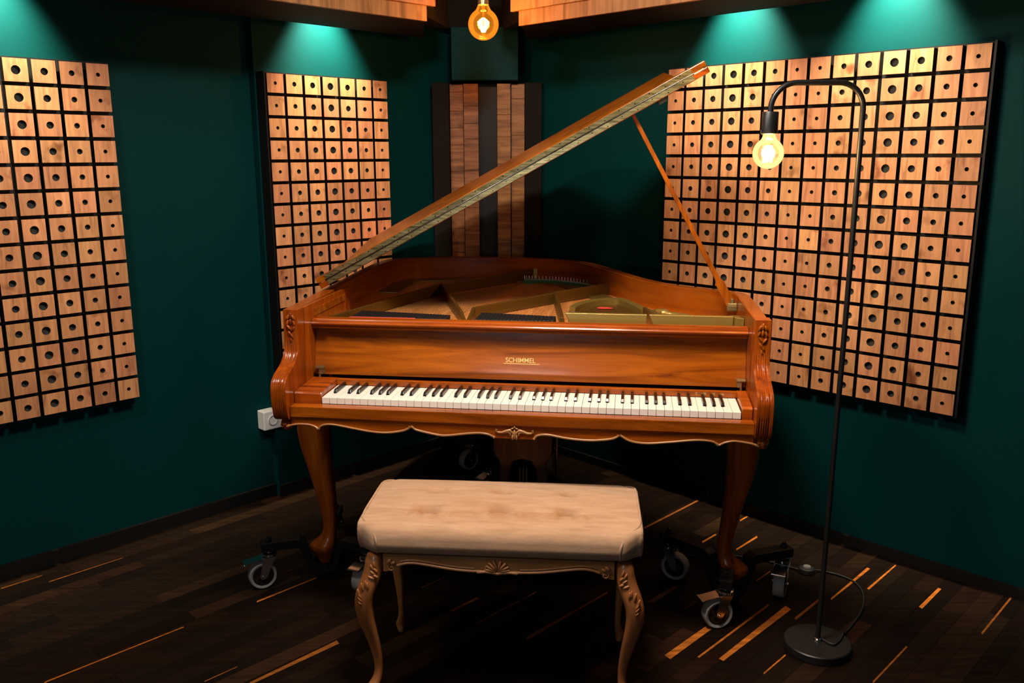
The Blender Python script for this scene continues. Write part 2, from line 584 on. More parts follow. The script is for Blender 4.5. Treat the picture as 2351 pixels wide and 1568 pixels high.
def floor_mesh():
    rnd = random.Random(11)
    vs, fs, tones = [], [], []

    def quad(s0, s1, n0, n1, z, tone):
        o = len(vs)
        for s, n in ((s0, n0), (s1, n0), (s1, n1), (s0, n1)):
            vs.append(onL(s, n, z))
        fs.append((o, o + 1, o + 2, o + 3))
        tones.append(tone)

    k0 = int(math.floor((-3.75 - 1.04) / PWID))
    k1 = int(math.ceil((3.30 - 1.04) / PWID))
    for k in range(k0, k1):
        n0 = 1.04 + k * PWID
        s = -3.75 - rnd.random() * 0.5
        while s < 3.3:
            ln = rnd.choice((0.3, 0.42, 0.5, 0.62)) * rnd.uniform(0.9, 1.1)
            q = rnd.random()
            v = rnd.uniform(0.0028, 0.0075)
            if q > 0.86:
                v = rnd.uniform(0.009, 0.017)
            tone = (v * rnd.uniform(1.5, 1.85), v * 0.75, v * rnd.uniform(0.30, 0.4))
            quad(s + 0.0004, s + ln - 0.0004, n0 + 0.0004, n0 + PWID - 0.0004, 0.0, tone)
            s += ln
    # gaps between planks
    quad(-4.3, 3.9, -4.0, 3.6, -0.0012, (0.004, 0.003, 0.002))
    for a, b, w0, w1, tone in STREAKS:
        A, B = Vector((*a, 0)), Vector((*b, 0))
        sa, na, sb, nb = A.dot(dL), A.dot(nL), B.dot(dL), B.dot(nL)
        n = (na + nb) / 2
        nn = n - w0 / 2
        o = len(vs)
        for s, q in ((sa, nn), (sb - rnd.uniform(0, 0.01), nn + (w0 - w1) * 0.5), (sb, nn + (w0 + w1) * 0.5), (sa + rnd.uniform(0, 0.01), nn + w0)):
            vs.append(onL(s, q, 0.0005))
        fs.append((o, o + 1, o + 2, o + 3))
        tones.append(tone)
    me = bpy.data.meshes.new('floor')
    me.from_pydata([tuple(v) for v in vs], [], fs)
    at = me.color_attributes.new('tone', 'FLOAT_COLOR', 'CORNER')
    i = 0
    for p, t in zip(me.polygons, tones):
        for _ in p.loop_indices:
            at.data[i].color = (*t, 1)
            i += 1
    me.materials.append(M['floor'])
    o = bpy.data.objects.new('floor', me)
    COL.objects.link(o)
    return structure(o)


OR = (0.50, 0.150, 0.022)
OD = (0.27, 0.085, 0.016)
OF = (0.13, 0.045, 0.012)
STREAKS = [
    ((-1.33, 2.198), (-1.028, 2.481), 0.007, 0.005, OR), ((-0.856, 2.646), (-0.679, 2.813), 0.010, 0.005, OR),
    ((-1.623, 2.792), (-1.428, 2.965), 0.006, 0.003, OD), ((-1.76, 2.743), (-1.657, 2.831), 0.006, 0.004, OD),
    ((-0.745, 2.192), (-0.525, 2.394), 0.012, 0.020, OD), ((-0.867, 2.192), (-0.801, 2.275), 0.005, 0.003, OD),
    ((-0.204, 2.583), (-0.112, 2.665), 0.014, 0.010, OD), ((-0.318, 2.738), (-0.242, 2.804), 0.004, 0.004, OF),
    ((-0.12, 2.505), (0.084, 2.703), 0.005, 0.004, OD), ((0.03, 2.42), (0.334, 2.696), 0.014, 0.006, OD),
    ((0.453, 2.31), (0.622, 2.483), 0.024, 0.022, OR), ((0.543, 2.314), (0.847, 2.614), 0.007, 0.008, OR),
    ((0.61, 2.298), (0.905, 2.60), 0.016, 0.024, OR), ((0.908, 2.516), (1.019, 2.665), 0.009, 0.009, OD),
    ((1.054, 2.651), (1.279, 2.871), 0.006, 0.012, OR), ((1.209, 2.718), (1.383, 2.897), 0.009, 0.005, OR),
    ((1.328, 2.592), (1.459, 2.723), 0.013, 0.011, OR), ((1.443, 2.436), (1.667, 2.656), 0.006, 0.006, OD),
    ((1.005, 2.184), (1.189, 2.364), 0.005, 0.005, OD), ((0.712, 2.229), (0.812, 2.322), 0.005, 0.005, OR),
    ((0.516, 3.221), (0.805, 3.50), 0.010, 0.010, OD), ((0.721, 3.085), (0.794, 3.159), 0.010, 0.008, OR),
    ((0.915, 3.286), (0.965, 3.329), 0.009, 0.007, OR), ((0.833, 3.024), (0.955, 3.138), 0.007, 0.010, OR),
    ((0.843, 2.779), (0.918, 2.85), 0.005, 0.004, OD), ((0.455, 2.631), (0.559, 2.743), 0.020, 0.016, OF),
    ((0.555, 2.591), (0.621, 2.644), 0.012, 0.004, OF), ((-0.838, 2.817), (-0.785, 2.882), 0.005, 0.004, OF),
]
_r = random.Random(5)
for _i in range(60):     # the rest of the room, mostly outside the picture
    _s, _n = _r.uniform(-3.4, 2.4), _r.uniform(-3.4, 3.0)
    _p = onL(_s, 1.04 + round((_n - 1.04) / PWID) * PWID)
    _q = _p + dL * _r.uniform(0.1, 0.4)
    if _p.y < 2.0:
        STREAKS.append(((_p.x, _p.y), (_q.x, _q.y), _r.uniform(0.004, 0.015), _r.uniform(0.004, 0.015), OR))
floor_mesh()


# ------------------------------------------------------------------ ceiling canopies
def canopy(label, fn, n_front, n_back, s_front, s_back, s_far, sgn):
    """black soffit board with shingled wood fascia; sgn: which way the board runs away from the corner"""
    root = thing('ceiling_canopy', label, 'canopy', (0, 0, 0))
    mb = MB()
    poly = [(s_front, n_front + 0.012), (s_back, n_back), (s_far, n_back), (s_far, n_front + 0.012)]
    mb.prism(poly, lambda a, b, t: fn(a, b, t), 1.95, 1.975)
    mb.build('soffit_board', M['brownblack'], root)
    # fascia courses, each overhanging the one below
    for i in range(4):
        z0 = 1.948 + i * 0.056
        nf = n_front - 0.002 - i * 0.010
        sf = s_front + sgn * (-0.036 * i if i else 0.0)
        c = MB()
        step = 0.29
        a = sf
        j = 0
        while sgn * (s_far - a) > 0.01:
            b = a + sgn * (step * (0.62 if (i + j) % 3 == 0 else 1.0))
            if sgn * (s_far - b) < 0:
                b = s_far
            c.prism([(a + sgn * 0.0006, nf), (b - sgn * 0.0006, nf), (b - sgn * 0.0006, nf + 0.016), (a + sgn * 0.0006, nf + 0.016)], lambda p, q, t: fn(p, q, t), z0, z0 + 0.066)
            a = b
            j += 1
        c.build('fascia_plank', M['fascia'], root)
    up = MB()
    poly = [(s_front, n_front + 0.02), (s_back - sgn * 0.0, n_back - 0.16), (s_far, n_back - 0.16), (s_far, n_front + 0.02)]
    up.prism(poly, lambda a, b, t: fn(a, b, t), 1.976, CEIL - 0.002)
    up.build('canopy_body', M['brownblack'], root)
    return root


canopy('wood shingled ceiling canopy with black underside above the right wall', onR, 2.585, 2.925, -2.544, -2.82, 3.4, 1)
canopy('wood shingled ceiling canopy with black underside above the left wall', onL, 2.665, 3.055, 2.286, 2.60, -3.3, -1)

corner = thing('corner_soffit', 'dark brown board under the ceiling in the corner behind the hanging bulb', 'board', (-0.12, 4.2, 0))
mb = MB()
mb.box(-0.30, 0.29, 0.0, 0.03, 2.02, CEIL - 0.004)
mb.build('soffit_face', M['brownblack'], corner)
tb = MB()
tb.box(-0.153, 0.152, -0.07, 0.03, 1.783, 2.015)
o = tb.build('corner_box', M['teal'], None, bevel=0.003)
o.location = (-0.12, 4.2, 0)
tag(o, 'teal painted box in the corner between wooden strips and ceiling', 'box')

# corner diffuser: stepped wood strips between black boards
df = thing('corner_diffuser', 'tall corner sound diffuser of four wood strips between black boards', 'diffuser', (-0.113, 4.16, 0))
for x0, x1, y0 in ((-0.254, -0.176, 0.0), (0.175, 0.254, 0.0)):
    mb = MB()
    mb.box(x0, x1, y0, y0 + 0.035, 0.06, 1.775)
    mb.build('side_board', M['brownblack'], df, bevel=0.002)
for x0, x1, y0 in ((-0.174, -0.112, 0.035), (-0.109, -0.041, 0.012), (0.047, 0.109, 0.012), (0.113, 0.174, 0.035)):
    mb = MB()
    z = 0.06
    rr = random.Random(int(x0 * 1000) + 900)
    while z < 1.77:
        z1 = min(z + rr.uniform(0.07, 0.17), 1.772)
        mb.box(x0, x1, y0 + rr.uniform(0, 0.003), y0 + 0.03, z, z1 - 0.0008)
        z = z1
    mb.build('wood_strip', M['strip'], df, bevel=0.001, seg=1)
mb = MB()
mb.box(-0.04, 0.046, 0.06, 0.075, 0.06, 1.772)
mb.build('recess_board', M['black'], df)
mb = MB()
mb.box(-0.176, 0.176, 0.066, 0.09, 0.0, 1.774)
mb.build('back_board', M['black'], df)

# ------------------------------------------------------------------ acoustic panels
TP = 0.0857
TH = 0.425 * TP


def tile_mesh(rad):
    mb = MB()
    n = 32
    circ = [Vector((rad * math.cos(2 * PI * k / n), 0, rad * math.sin(2 * PI * k / n))) for k in range(n)]
    sq = []
    for k in range(n):
        a = 2 * PI * k / n
        c, s = math.cos(a), math.sin(a)
        q = TH / max(abs(c), abs(s))
        sq.append(Vector((q * c, 0, q * s)))
    mb.strip([circ, sq], True, 0)
    mb.strip([sq, [p + Vector((0, 0.0015, 0)) for p in sq]], True, 0)
    mb.strip([[p + Vector((0, 0.0015, 0)) for p in sq], [p + Vector((0, 0.0305, 0)) for p in sq]], True, 1)
    deep = [p + Vector((0, 0.016, 0)) for p in circ]
    mb.strip([circ, deep], True, 2)
    mb.add(deep, [tuple(range(n))], 2)
    o = mb.build('wood_block', [M['tile'], M['black'], M['hole']])
    me = o.data
    bpy.data.objects.remove(o)
    # one mesh serves every block with this hole
    return me


TILES = [tile_mesh(d / 2) for d in (0.0135, 0.0185, 0.0235, 0.0285)]
PAT = [0, 1, 2, 3, 2, 1, 0]


def acoustic_panel(label, pos, yaw, c0, lip_l, lip_r):
    d = Vector((math.cos(yaw), math.sin(yaw), 0))
    ctr = Vector(pos) * TP + Vector((0, 0, CAM_H)) + d * (TP * (c0 + 3)) - Z * (TP * 6.5)
    root = thing('acoustic_panel', label, 'acoustic panel', ctr, yaw, 'acoustic panels of drilled wood blocks')
    mb = MB()
    mb.box(-3.5 * TP - lip_l, 3.5 * TP + lip_r, 0.030, 0.0635, -7 * TP - 0.001, 7 * TP + 0.001)
    if lip_l > 0.004:
        mb.box(-3.5 * TP - lip_l, -3.5 * TP + 0.001, 0.003, 0.0299, -7 * TP - 0.001, 7 * TP + 0.001)
    if lip_r > 0.004:
        mb.box(3.5 * TP - 0.001, 3.5 * TP + lip_r, 0.003, 0.0299, -7 * TP - 0.001, 7 * TP + 0.001)
    mb.build('backing_frame', M['black'], root)
    for r in range(14):
        for c in range(7):
            o = bpy.data.objects.new('wood_block', TILES[PAT[c]])
            COL.objects.link(o)
            o.parent = root
            o.location = ((c - 3) * TP, 0, (6.5 - r) * TP)
    return root


aR, aA, aB = math.radians(-45.034), math.radians(45.862), math.radians(45.908)
acoustic_panel('drilled wood block panel on right wall directly behind the piano lid and prop', (7.6565, 41.9947, 3.4330), aR, 0, 0.0, -0.0006)
acoustic_panel('drilled wood block panel on right wall behind the black floor lamp pole', (7.6565, 41.9947, 3.4330), aR, 7, -0.0006, 0.006)
acoustic_panel('drilled wood block panel cut by the left edge of the photo', (-16.5195, 36.2286, 3.1695), aA, -6, 0.002, 0.002)
acoustic_panel('drilled wood block panel on left wall above the white socket behind piano', (-10.8237, 41.4860, 3.2441), aB, 0, 0.005, 0.002)

# white surface-mounted double socket low on the left wall
so = thing('power_socket', 'white double wall socket behind the left end of the piano', 'socket', onL(1.790, 3.242, 0.354), math.atan2(dL.y, dL.x))
# local x along the wall, y into the wall
mb = MB()
mb.box(0.0, 0.16, -0.052, -0.0005, -0.041, 0.041)
mb.build('housing', M['white'], so, bevel=0.004)
for cx in (0.042, 0.118):
    T = Matrix.Rotation(PI / 2, 4, 'X')
    mb = MB()
    mb.lathe([(0.0005, -0.004), (0.017, -0.004), (0.019, 0.002), (0.022, 0.0035), (0.0225, 0.0)], (cx, -0.0535, 0), 28, 0, T, True)
    s_ = mb.build('socket_insert', M['white'], so, smooth=40)
    ring = MB()
    ring.tube([(cx + 0.0195 * math.cos(2 * PI * k / 24), -0.0565, 0.0195 * math.sin(2 * PI * k / 24)) for k in range(25)], 0.0011, 6)
    ring.build('socket_ring', M['greyplastic'], s_)
    for hx in (-0.0095, 0.0095):
        mb = MB()
        mb.lathe([(0.0005, 0.0), (0.0026, 0.0), (0.0026, 0.001)], (cx + hx, -0.0505, 0.0), 12, 0, T)
        mb.build('pin_hole', M['hub'], s_)

# ------------------------------------------------------------------ floor lamp
fl = thing('floor_lamp', 'black arched floor lamp with glowing round bulb in front of right panels', 'floor lamp', (0.912, 2.357, 0))
mb = MB()
mb.lathe([(0.001, 0.0), (0.094, 0.0), (0.097, 0.003), (0.097, 0.024), (0.094, 0.027), (0.001, 0.0275)], n=56)
mb.build('base', M['lampblk'], fl, smooth=40)
mb = MB()
mb.lathe([(0.012, 0.0276), (0.012, 0.034), (0.0095, 0.036)], n=20)
mb.build('collar', M['chrome'], fl, smooth=40)
BX = -0.232      # bulb hangs this far from the pole
pole = [Vector((0.0, 0, 0.030)), Vector((0.004, 0, 0.5)), Vector((0.008, 0, 1.0)), Vector((0.010, 0, 1.5))]
rad, top = 0.066, 1.632
pole += [Vector((0.010 - rad + rad * math.cos(a), 0, top - rad + rad * math.sin(a))) for a in [i * PI / 20 for i in range(0, 11)]]
pole += [Vector((BX + rad + rad * math.cos(a), 0, top - rad + rad * math.sin(a))) for a in [PI / 2 + i * PI / 20 for i in range(0, 11)]]
pole += [Vector((BX, 0, 1.555))]
mb = MB()
mb.tube(pole, 0.0075, 14)
mb.build('pole', M['lampblk'], fl, smooth=60)
mb = MB()
mb.lathe([(0.002, 1.5585), (0.0205, 1.5585), (0.0215, 1.557), (0.0215, 1.503), (0.0195, 1.501), (0.002, 1.501)], (BX, 0, 0), 32)
mb.build('socket', M['lampblk'], fl, smooth=40)
mb = MB()
mb.lathe([(0.0035, 0.0), (0.0035, 0.0095), (0.001, 0.0095)], (BX - 0.0225, -0.006, 1.503), 12)
mb.build('set_screw', M['chrome'], fl, smooth=40)


def bulb(parent, c, R, neck, g, filament, fil_mat):
    """c: centre of the ball; neck: height of the neck above it"""
    prof = []
    for i in range(15):
        th = -PI / 2 + (PI * 0.5 + math.radians(52)) * i / 14
        prof.append((max(R * math.cos(th), 0.0006), R * math.sin(th)))
    r_end, z_end = prof[-1]
    nr = R * 0.33
    for k in range(1, 7):
        t = k / 6
        prof.append((r_end + (nr - r_end) * (t ** 0.6), z_end + (neck - z_end) * t))
    mb = MB()
    mb.lathe(prof, c, 36, caps=False)
    b = mb.build('bulb', g, parent, smooth=80)
    fb = MB()
    for p in filament:
        fb.tube([Vector(c) + Vector(q) for q in p], 0.0024, 6)
    fb.build('filament', fil_mat, b)
    st = MB()
    st.lathe([(0.006, 0.0), (0.004, -R * 0.55), (0.002, -R * 0.9)], Vector(c) + Vector((0, 0, neck - 0.004)), 10)
    st.build('glass_stem', g, b, smooth=60)
    return b


FIL = emit('hot_filament', (1.0, 0.72, 0.34), 260)
FIL2 = emit('amber_filament', (1.0, 0.60, 0.20), 120)
G1 = bulb_glass('amber_bulb_glass', (1.0, 0.90, 0.70), (1.0, 0.62, 0.22), 0.5)
G2 = bulb_glass('dark_amber_bulb_glass', (1.0, 0.66, 0.26), (1.0, 0.34, 0.025), 0.26)
fil = []
for k in range(5):
    a = 2 * PI * k / 5 + 0.3
    fil.append([(0.011 * math.cos(a), 0.011 * math.sin(a), -0.024), (0.0085 * math.cos(a), 0.0085 * math.sin(a), 0.020)])
bulb(fl, (BX, 0, 1.452), 0.0405, 0.052, G1, fil, FIL)
lb = lamp('floor_lamp_bulb_light', 'POINT', (0.912 + BX, 2.357, 1.452), 10.0, (1.0, 0.62, 0.28), None, 0.02)
cordpts = spline([(0.014, 0.0, 0.031), (0.035, -0.03, 0.0318), (0.065, -0.005, 0.0315), (0.09, 0.035, 0.0315), (0.112, 0.075, 0.006), (0.165, 0.14, 0.0045), (0.225, 0.225, 0.0045), (0.265, 0.32, 0.0045), (0.27, 0.40, 0.0045), (0.235, 0.455, 0.0045), (0.18, 0.485, 0.006), (0.155, 0.487, 0.008)], 6)
mb = MB()
mb.tube(cordpts, 0.0032, 8)
mb.build('power_cord', M['cord'], fl, smooth=60)
mb = MB()
mb.lathe([(0.001, 0.0005), (0.028, 0.0005), (0.030, 0.004), (0.026, 0.016), (0.018, 0.019), (0.001, 0.0195)], (0.131, 0.487, 0), 28)
mb.build('foot_switch', M['cord'], fl, smooth=40)
mb = MB()
mb.lathe([(0.001, 0.0196), (0.014, 0.0196), (0.012, 0.024), (0.001, 0.025)], (0.131, 0.487, 0), 24)
mb.build('switch_button', M['greyplastic'], fl, smooth=40)
mb = MB()
mb.tube(spline([(0.11, 0.49, 0.006), (0.02, 0.56, 0.0045), (-0.14, 0.62, 0.0045), (-0.22, 0.60, 0.0045), (-0.35, 0.66, 0.0045), (-0.40, 0.80, 0.0045), (-0.38, 0.98, 0.0045)], 6), 0.0032, 8)
mb.build('power_cord', M['cord'], fl, smooth=60)

# ------------------------------------------------------------------ hanging bulb in the corner
PB = Vector((-0.106, 3.5, 0))
pl = thing('pendant_lamp', 'glowing amber globe bulb hanging between the two ceiling canopies', 'pendant lamp', PB)
PZ = 1.937
fil = []
for k in range(6):
    a = 2 * PI * k / 6 + 0.2
    fil.append([(0.004 * math.cos(a), 0.004 * math.sin(a), 0.022), (0.021 * math.cos(a), 0.021 * math.sin(a), 0.008), (0.006 * math.cos(a + 0.4), 0.006 * math.sin(a + 0.4), -0.028)])
bulb(pl, (0, 0, PZ), 0.0585, 0.072, G2, fil, FIL2)
mb = MB()
mb.lathe([(0.021, PZ + 0.070), (0.021, PZ + 0.086), (0.0135, PZ + 0.088)], n=24)
mb.build('bulb_cap', M['brass'], pl, smooth=40)
mb = MB()
mb.lathe([(0.001, PZ + 0.0885), (0.020, PZ + 0.0885), (0.020, PZ + 0.135), (0.010, PZ + 0.15), (0.003, PZ + 0.155)], n=24)
mb.build('lamp_holder', M['lampblk'], pl, smooth=40)
mb = MB()
mb.tube([(0, 0, PZ + 0.15), (0, 0, CEIL - 0.001)], 0.003, 8)
mb.build('hanging_cord', M['cord'], pl)
lamp('pendant_bulb_light', 'POINT', PB + Vector((0, 0, PZ)), 4.0, (1.0, 0.47, 0.15), None, 0.025)

# ------------------------------------------------------------------ grand piano
PO = Vector((-0.5689, 2.5056, 0))
PYAW = math.radians(-7.882)
pn = thing('grand_piano', 'brown wooden grand piano with open lid and white keyboard', 'piano', PO, PYAW)
KT = 0.743
RIMZ = 0.995
outer = spline([(-0.137, 0.11), (-0.143, 0.25), (-0.158, 0.5), (-0.176, 0.8), (-0.190, 1.08), (-0.190, 1.26), (-0.160, 1.385), (-0.07, 1.470), (0.1, 1.515), (0.25, 1.53), (0.41, 1.52), (0.58, 1.47),
                (0.71, 1.375), (0.80, 1.22), (0.885, 1.04), (0.965, 0.875), (1.06, 0.74), (1.16, 0.665), (1.245, 0.61), (1.288, 0.55), (1.297, 0.44), (1.296, 0.28), (1.2955, 0.11)], 6)


def offset(pl_, d):
    out = []
    for i, p in enumerate(pl_):
        a, b = pl_[max(i - 1, 0)], pl_[min(i + 1, len(pl_) - 1)]
        t = (b - a).normalized()
        out.append(Vector((p.x + t.y * d, p.y - t.x * d)))
    return out


inner = offset(outer, 0.042)
z0, z1 = 0.662, RIMZ
rows = []
for (p, q) in zip(outer, inner):
    rows.append([Vector((p.x, p.y, z0)), Vector((p.x, p.y, z1 - 0.004)), Vector((p.x + (q.x - p.x) * 0.1, p.y + (q.y - p.y) * 0.1, z1)), Vector((q.x + (p.x - q.x) * 0.06, q.y + (p.y - q.y) * 0.06, z1)), Vector((q.x, q.y, z1 - 0.003)), Vector((q.x, q.y, z0))])
mb = MB()
mb.rings(rows)
mb.build('rim', M['rimwood'], pn, smooth=35)
# bottom boards of the case
mb = MB()
ins = [p for p in inner]
mb.prism([(p.x, p.y) for p in ins], lambda a, b, t: Vector((a, b, t)), 0.664, 0.684)
mb.build('case_bottom', M['black'], pn)
mb = MB()
mb.prism([(p.x, p.y) for p in offset(outer, 0.0425) if p.y > 0.33], lambda a, b, t: Vector((a, b, t)), 0.890, 0.899)
mb.build('soundboard', M['sound'], pn)

# arms with fluted scroll fronts
prof = spline([(0.062, 0.995), (0.061, 0.97), (0.061, 0.93), (0.059, 0.895), (0.052, 0.868), (0.034, 0.848), (0.006, 0.832), (-0.026, 0.820), (-0.050, 0.806), (-0.061, 0.788), (-0.063, 0.765), (-0.061, 0.735), (-0.056, 0.710), (-0.050, 0.692), (-0.038, 0.682)], 5)


def make_arm(x0, x1, y_back):
    w = x1 - x0
    xs = [x0 + w * i / 40 for i in range(41)]
    rows = []
    for i, p in enumerate(prof):
        a, b = prof[max(i - 1, 0)], prof[min(i + 1, len(prof) - 1)]
        t = (b - a).normalized()
        nrm = Vector((t.y, -t.x))
        if nrm.x > 0:
            nrm = -nrm
        row = []
        for x in xs:
            u = (x - x0) / w
            g = 0.0
            flute = 1.0 if (0.69 < p.y < 0.745 or 0.79 < p.y < 0.89) else 0.15
            if 0.16 < u < 0.84:
                g = 0.0017 * flute * (0.5 - 0.5 * math.cos((u - 0.16) / 0.68 * 2 * PI * 5))
            row.append(Vector((x, p.x - nrm.x * g, p.y - nrm.y * g)))
        rows.append(row)
    mb = MB()
    mb.strip(rows)
    # sides, top, bottom, back
    for k in (0, -1):
        mb.strip([[r[k] for r in rows], [Vector((r[k].x, y_back, r[k].z)) for r in rows]])
    for r in (rows[0], rows[-1]):
        mb.strip([r, [Vector((p.x, y_back, p.z)) for p in r]])
    mb.strip([[Vector((p.x, y_back, p.z)) for p in rows[0]], [Vector((p.x, y_back, p.z)) for p in rows[-1]]])
    arm = mb.build('arm', M['pianoz'], pn, smooth=38)
    # acanthus carving on the upper front
    cx = (x0 + x1) / 2
    cv = MB()
    for (dx, z, rx, rz, rot) in ((-0.008, 0.972, 0.005, 0.010, 0.5), (0.0, 0.976, 0.005, 0.011, 0), (0.008, 0.972, 0.005, 0.010, -0.5), (-0.010, 0.955, 0.004, 0.010, 0.3), (0.010, 0.955, 0.004, 0.010, -0.3), (0.0, 0.958, 0.005, 0.010, 0),
                                 (-0.005, 0.940, 0.004, 0.012, -0.7), (0.006, 0.936, 0.004, 0.011, 0.7), (-0.003, 0.922, 0.004, 0.010, -0.6), (0.003, 0.914, 0.0035, 0.009, -0.5), (0.0, 0.902, 0.003, 0.008, -0.3)):
        cv.blob((cx + dx, 0.0605, z), (rx, 0.0045, rz), (0, rot, 0))
    cv.build('carving', M['pianoz'], arm, smooth=60)
    ro = MB()
    rc = Vector((cx + 0.004, -0.012, 0.664))
    ro.blob(rc, (0.019, 0.026, 0.021), n=18, k=10)
    for k in range(8):
        a = 2 * PI * k / 8
        ro.blob(rc + Vector((0.010 * math.cos(a), -0.020, 0.010 * math.sin(a))), (0.005, 0.005, 0.003), (0, -a, 0))
    ro.blob(rc + Vector((0, -0.024, 0)), (0.004, 0.005, 0.004))
    ro.build('rosette', M['pianoz'], arm, smooth=60)
    return arm


make_arm(-0.132, -0.087, 0.1095)
make_arm(1.255, 1.299, 0.1095)
# inner cheeks that close the case behind the arms
for x0, x1 in ((-0.0945, -0.0865), (1.2535, 1.2605)):
    mb = MB()
    mb.box(x0, x1, 0.112, 0.56, 0.69, RIMZ - 0.001)
    mb.build('cheek', M['pianoz'], pn)

# keybed, key slip, key blocks, name strip
mb = MB()
mb.box(-0.0855, 1.2535, -0.022, 0.40, 0.690, 0.718)
mb.build('keybed', M['black'], pn)
mb = MB()
mb.box(-0.0855, 1.2545, -0.040, -0.0025, 0.690, 0.7235)
mb.build('key_slip', M['pianox'], pn, bevel=0.002)
for x0, x1 in ((-0.0855, -0.0022), (1.2245, 1.2530)):
    mb = MB()
    poly = [(0.001, 0.7185), (0.001, 0.752), (0.006, 0.757), (0.05, 0.760), (0.16, 0.764), (0.16, 0.7185)]
    mb.prism(poly, lambda a, b, t: Vector((t, a, b)), x0, x1)
    mb.build('key_block', M['pianox'], pn, bevel=0.0015)
mb = MB()
mb.box(-0.002, 1.2243, 0.1425, 0.160, 0.745, 0.7625)
ns = mb.build('name_strip', M['pianox'], pn, bevel=0.001)
for s_, x in (('C', 1.108), ('.', 1.114), ('SER', 1.129), ('TE', 1.1565), ('EN', 1.1815)):
    text('lettering', s_, 0.0098, M['goldleaf'], ns, (x, 0.1420, 0.7545), (PI / 2, 0, 0), 0.0002)

# the keys: 52 white, 36 black
mb = MB()
mb.box(0.00055, 0.02295, 0.0, 0.150, KT - 0.0195, KT)
wk = mb.build('white_key', M['ivory'], pn, bevel=0.0008)
kb = MB()
kw, kl = 0.0098, 0.094
lo = [Vector((-kw / 2, 0, 0)), Vector((kw / 2, 0, 0)), Vector((kw / 2, kl, 0)), Vector((-kw / 2, kl, 0))]
md = [Vector((-kw / 2 + 0.0002, 0.001, 0.004)), Vector((kw / 2 - 0.0002, 0.001, 0.004)), Vector((kw / 2 - 0.0002, kl, 0.004)), Vector((-kw / 2 + 0.0002, kl, 0.004))]
tp = [Vector((-kw / 2 + 0.001, 0.008, 0.0115)), Vector((kw / 2 - 0.001, 0.008, 0.0115)), Vector((kw / 2 - 0.001, kl, 0.0115)), Vector((-kw / 2 + 0.001, kl, 0.0115))]
kb.rings([lo, md, tp])
bk = kb.build('black_key', M['ebony'], pn, bevel=0.0009)
NAMES = 'ABCDEFG'
black_after = {'A': 0.0008, 'C': -0.0022, 'D': 0.0022, 'F': -0.0028, 'G': 0.0}
firstb = True
for i in range(52):
    if i:
        k = wk.copy()
        COL.objects.link(k)
        k.location = (i * 0.0235, 0, 0)
    nm = NAMES[i % 7]
    if nm in black_after and i < 51:
        if firstb:
            b_ = bk
            firstb = False
        else:
            b_ = bk.copy()
            COL.objects.link(b_)
        b_.location = ((i + 1) * 0.0235 + black_after[nm], 0.0485, KT + 0.0002)

# fallboard leaning back behind the keys
mb = MB()
fp = spline([(0.180, 0.768), (0.181, 0.785), (0.186, 0.81), (0.195, 0.85), (0.205, 0.89), (0.2115, 0.9205)], 4)
fpoly = [(p.x, p.y) for p in fp] + [(p.x + 0.018, p.y) for p in reversed(fp)]
mb.prism(fpoly, lambda a, b, t: Vector((t, a, b)), -0.0855, 1.2525)
fb = mb.build('fallboard', M['pianox'], pn, smooth=30)
lean = math.atan2(0.0095, 0.04)
tx = text('lettering', 'SCHIMMEL', 0.0205, M['goldleaf'], fb, (0.574, 0.1902, 0.8285), (PI / 2 - lean, 0, 0), 0.0003, bold=0.0001, sx=0.97)
mb = MB()
T = Matrix.Translation((0.578, 0.1880, 0.8185)) @ Matrix.Rotation(-lean, 4, 'X')
mb.box(-0.056, 0.056, -0.0003, 0.0006, -0.0009, 0.0009, 0, T)
mb.build('lettering_underline', M['goldleaf'], fb)
for x in (-0.064, 1.238):
    mb = MB()
    mb.box(x - 0.013, x + 0.013, 0.158, 0.181, 0.790, 0.796)
    mb.box(x - 0.011 if x > 0 else x - 0.002, x + 0.002 if x > 0 else x + 0.011, 0.160, 0.181, 0.772, 0.790)
    mb.lathe([(0.004, 0.0), (0.004, 0.012)], (x, 0.165, 0.760), 10)
    mb.build('fallboard_bracket', M['brass'], fb, bevel=0.001)
# top rail above the fallboard
mb = MB()
poly = [(0.176, 0.918), (0.176, 0.927), (0.170, 0.930), (0.168, 0.9325), (0.168, 0.9355), (0.170, 0.938), (0.175, 0.939), (0.176, 0.9425), (0.178, 0.946), (0.182, 0.948), (0.212, 0.948), (0.232, 0.930), (0.232, 0.918)]
mb.prism(poly, lambda a, b, t: Vector((t, a, b)), -0.0855, 1.2525)
mb.build('top_rail', M['pianox'], pn, smooth=25)

# scalloped apron and its gilded edge bead
AP = [[(-0.100, 0.658), (-0.080, 0.664), (-0.059, 0.667), (-0.031, 0.6665), (-0.012, 0.661), (-0.003, 0.654)],
      [(-0.001, 0.654), (0.005, 0.662), (0.022, 0.669), (0.051, 0.669), (0.108, 0.660), (0.163, 0.6525), (0.208, 0.6515), (0.253, 0.659), (0.272, 0.667), (0.278, 0.6735)],
      [(0.281, 0.6735), (0.286, 0.671), (0.298, 0.6635), (0.353, 0.6525), (0.385, 0.6505), (0.443, 0.6585), (0.480, 0.662), (0.505, 0.660), (0.520, 0.655), (0.528, 0.650)],
      [(0.642, 0.650), (0.646, 0.656), (0.656, 0.663), (0.684, 0.665), (0.740, 0.6565), (0.803, 0.6535), (0.858, 0.6595), (0.878, 0.667), (0.884, 0.6725)],
      [(0.887, 0.6725), (0.893, 0.669), (0.917, 0.6565), (0.961, 0.6515), (1.023, 0.6575), (1.087, 0.666), (1.120, 0.667), (1.145, 0.664), (1.160, 0.655)],
      [(1.162, 0.655), (1.168, 0.6585), (1.180, 0.664), (1.205, 0.6685), (1.247, 0.6635), (1.269, 0.657)]]
mb = MB()
bot = []
beads = []
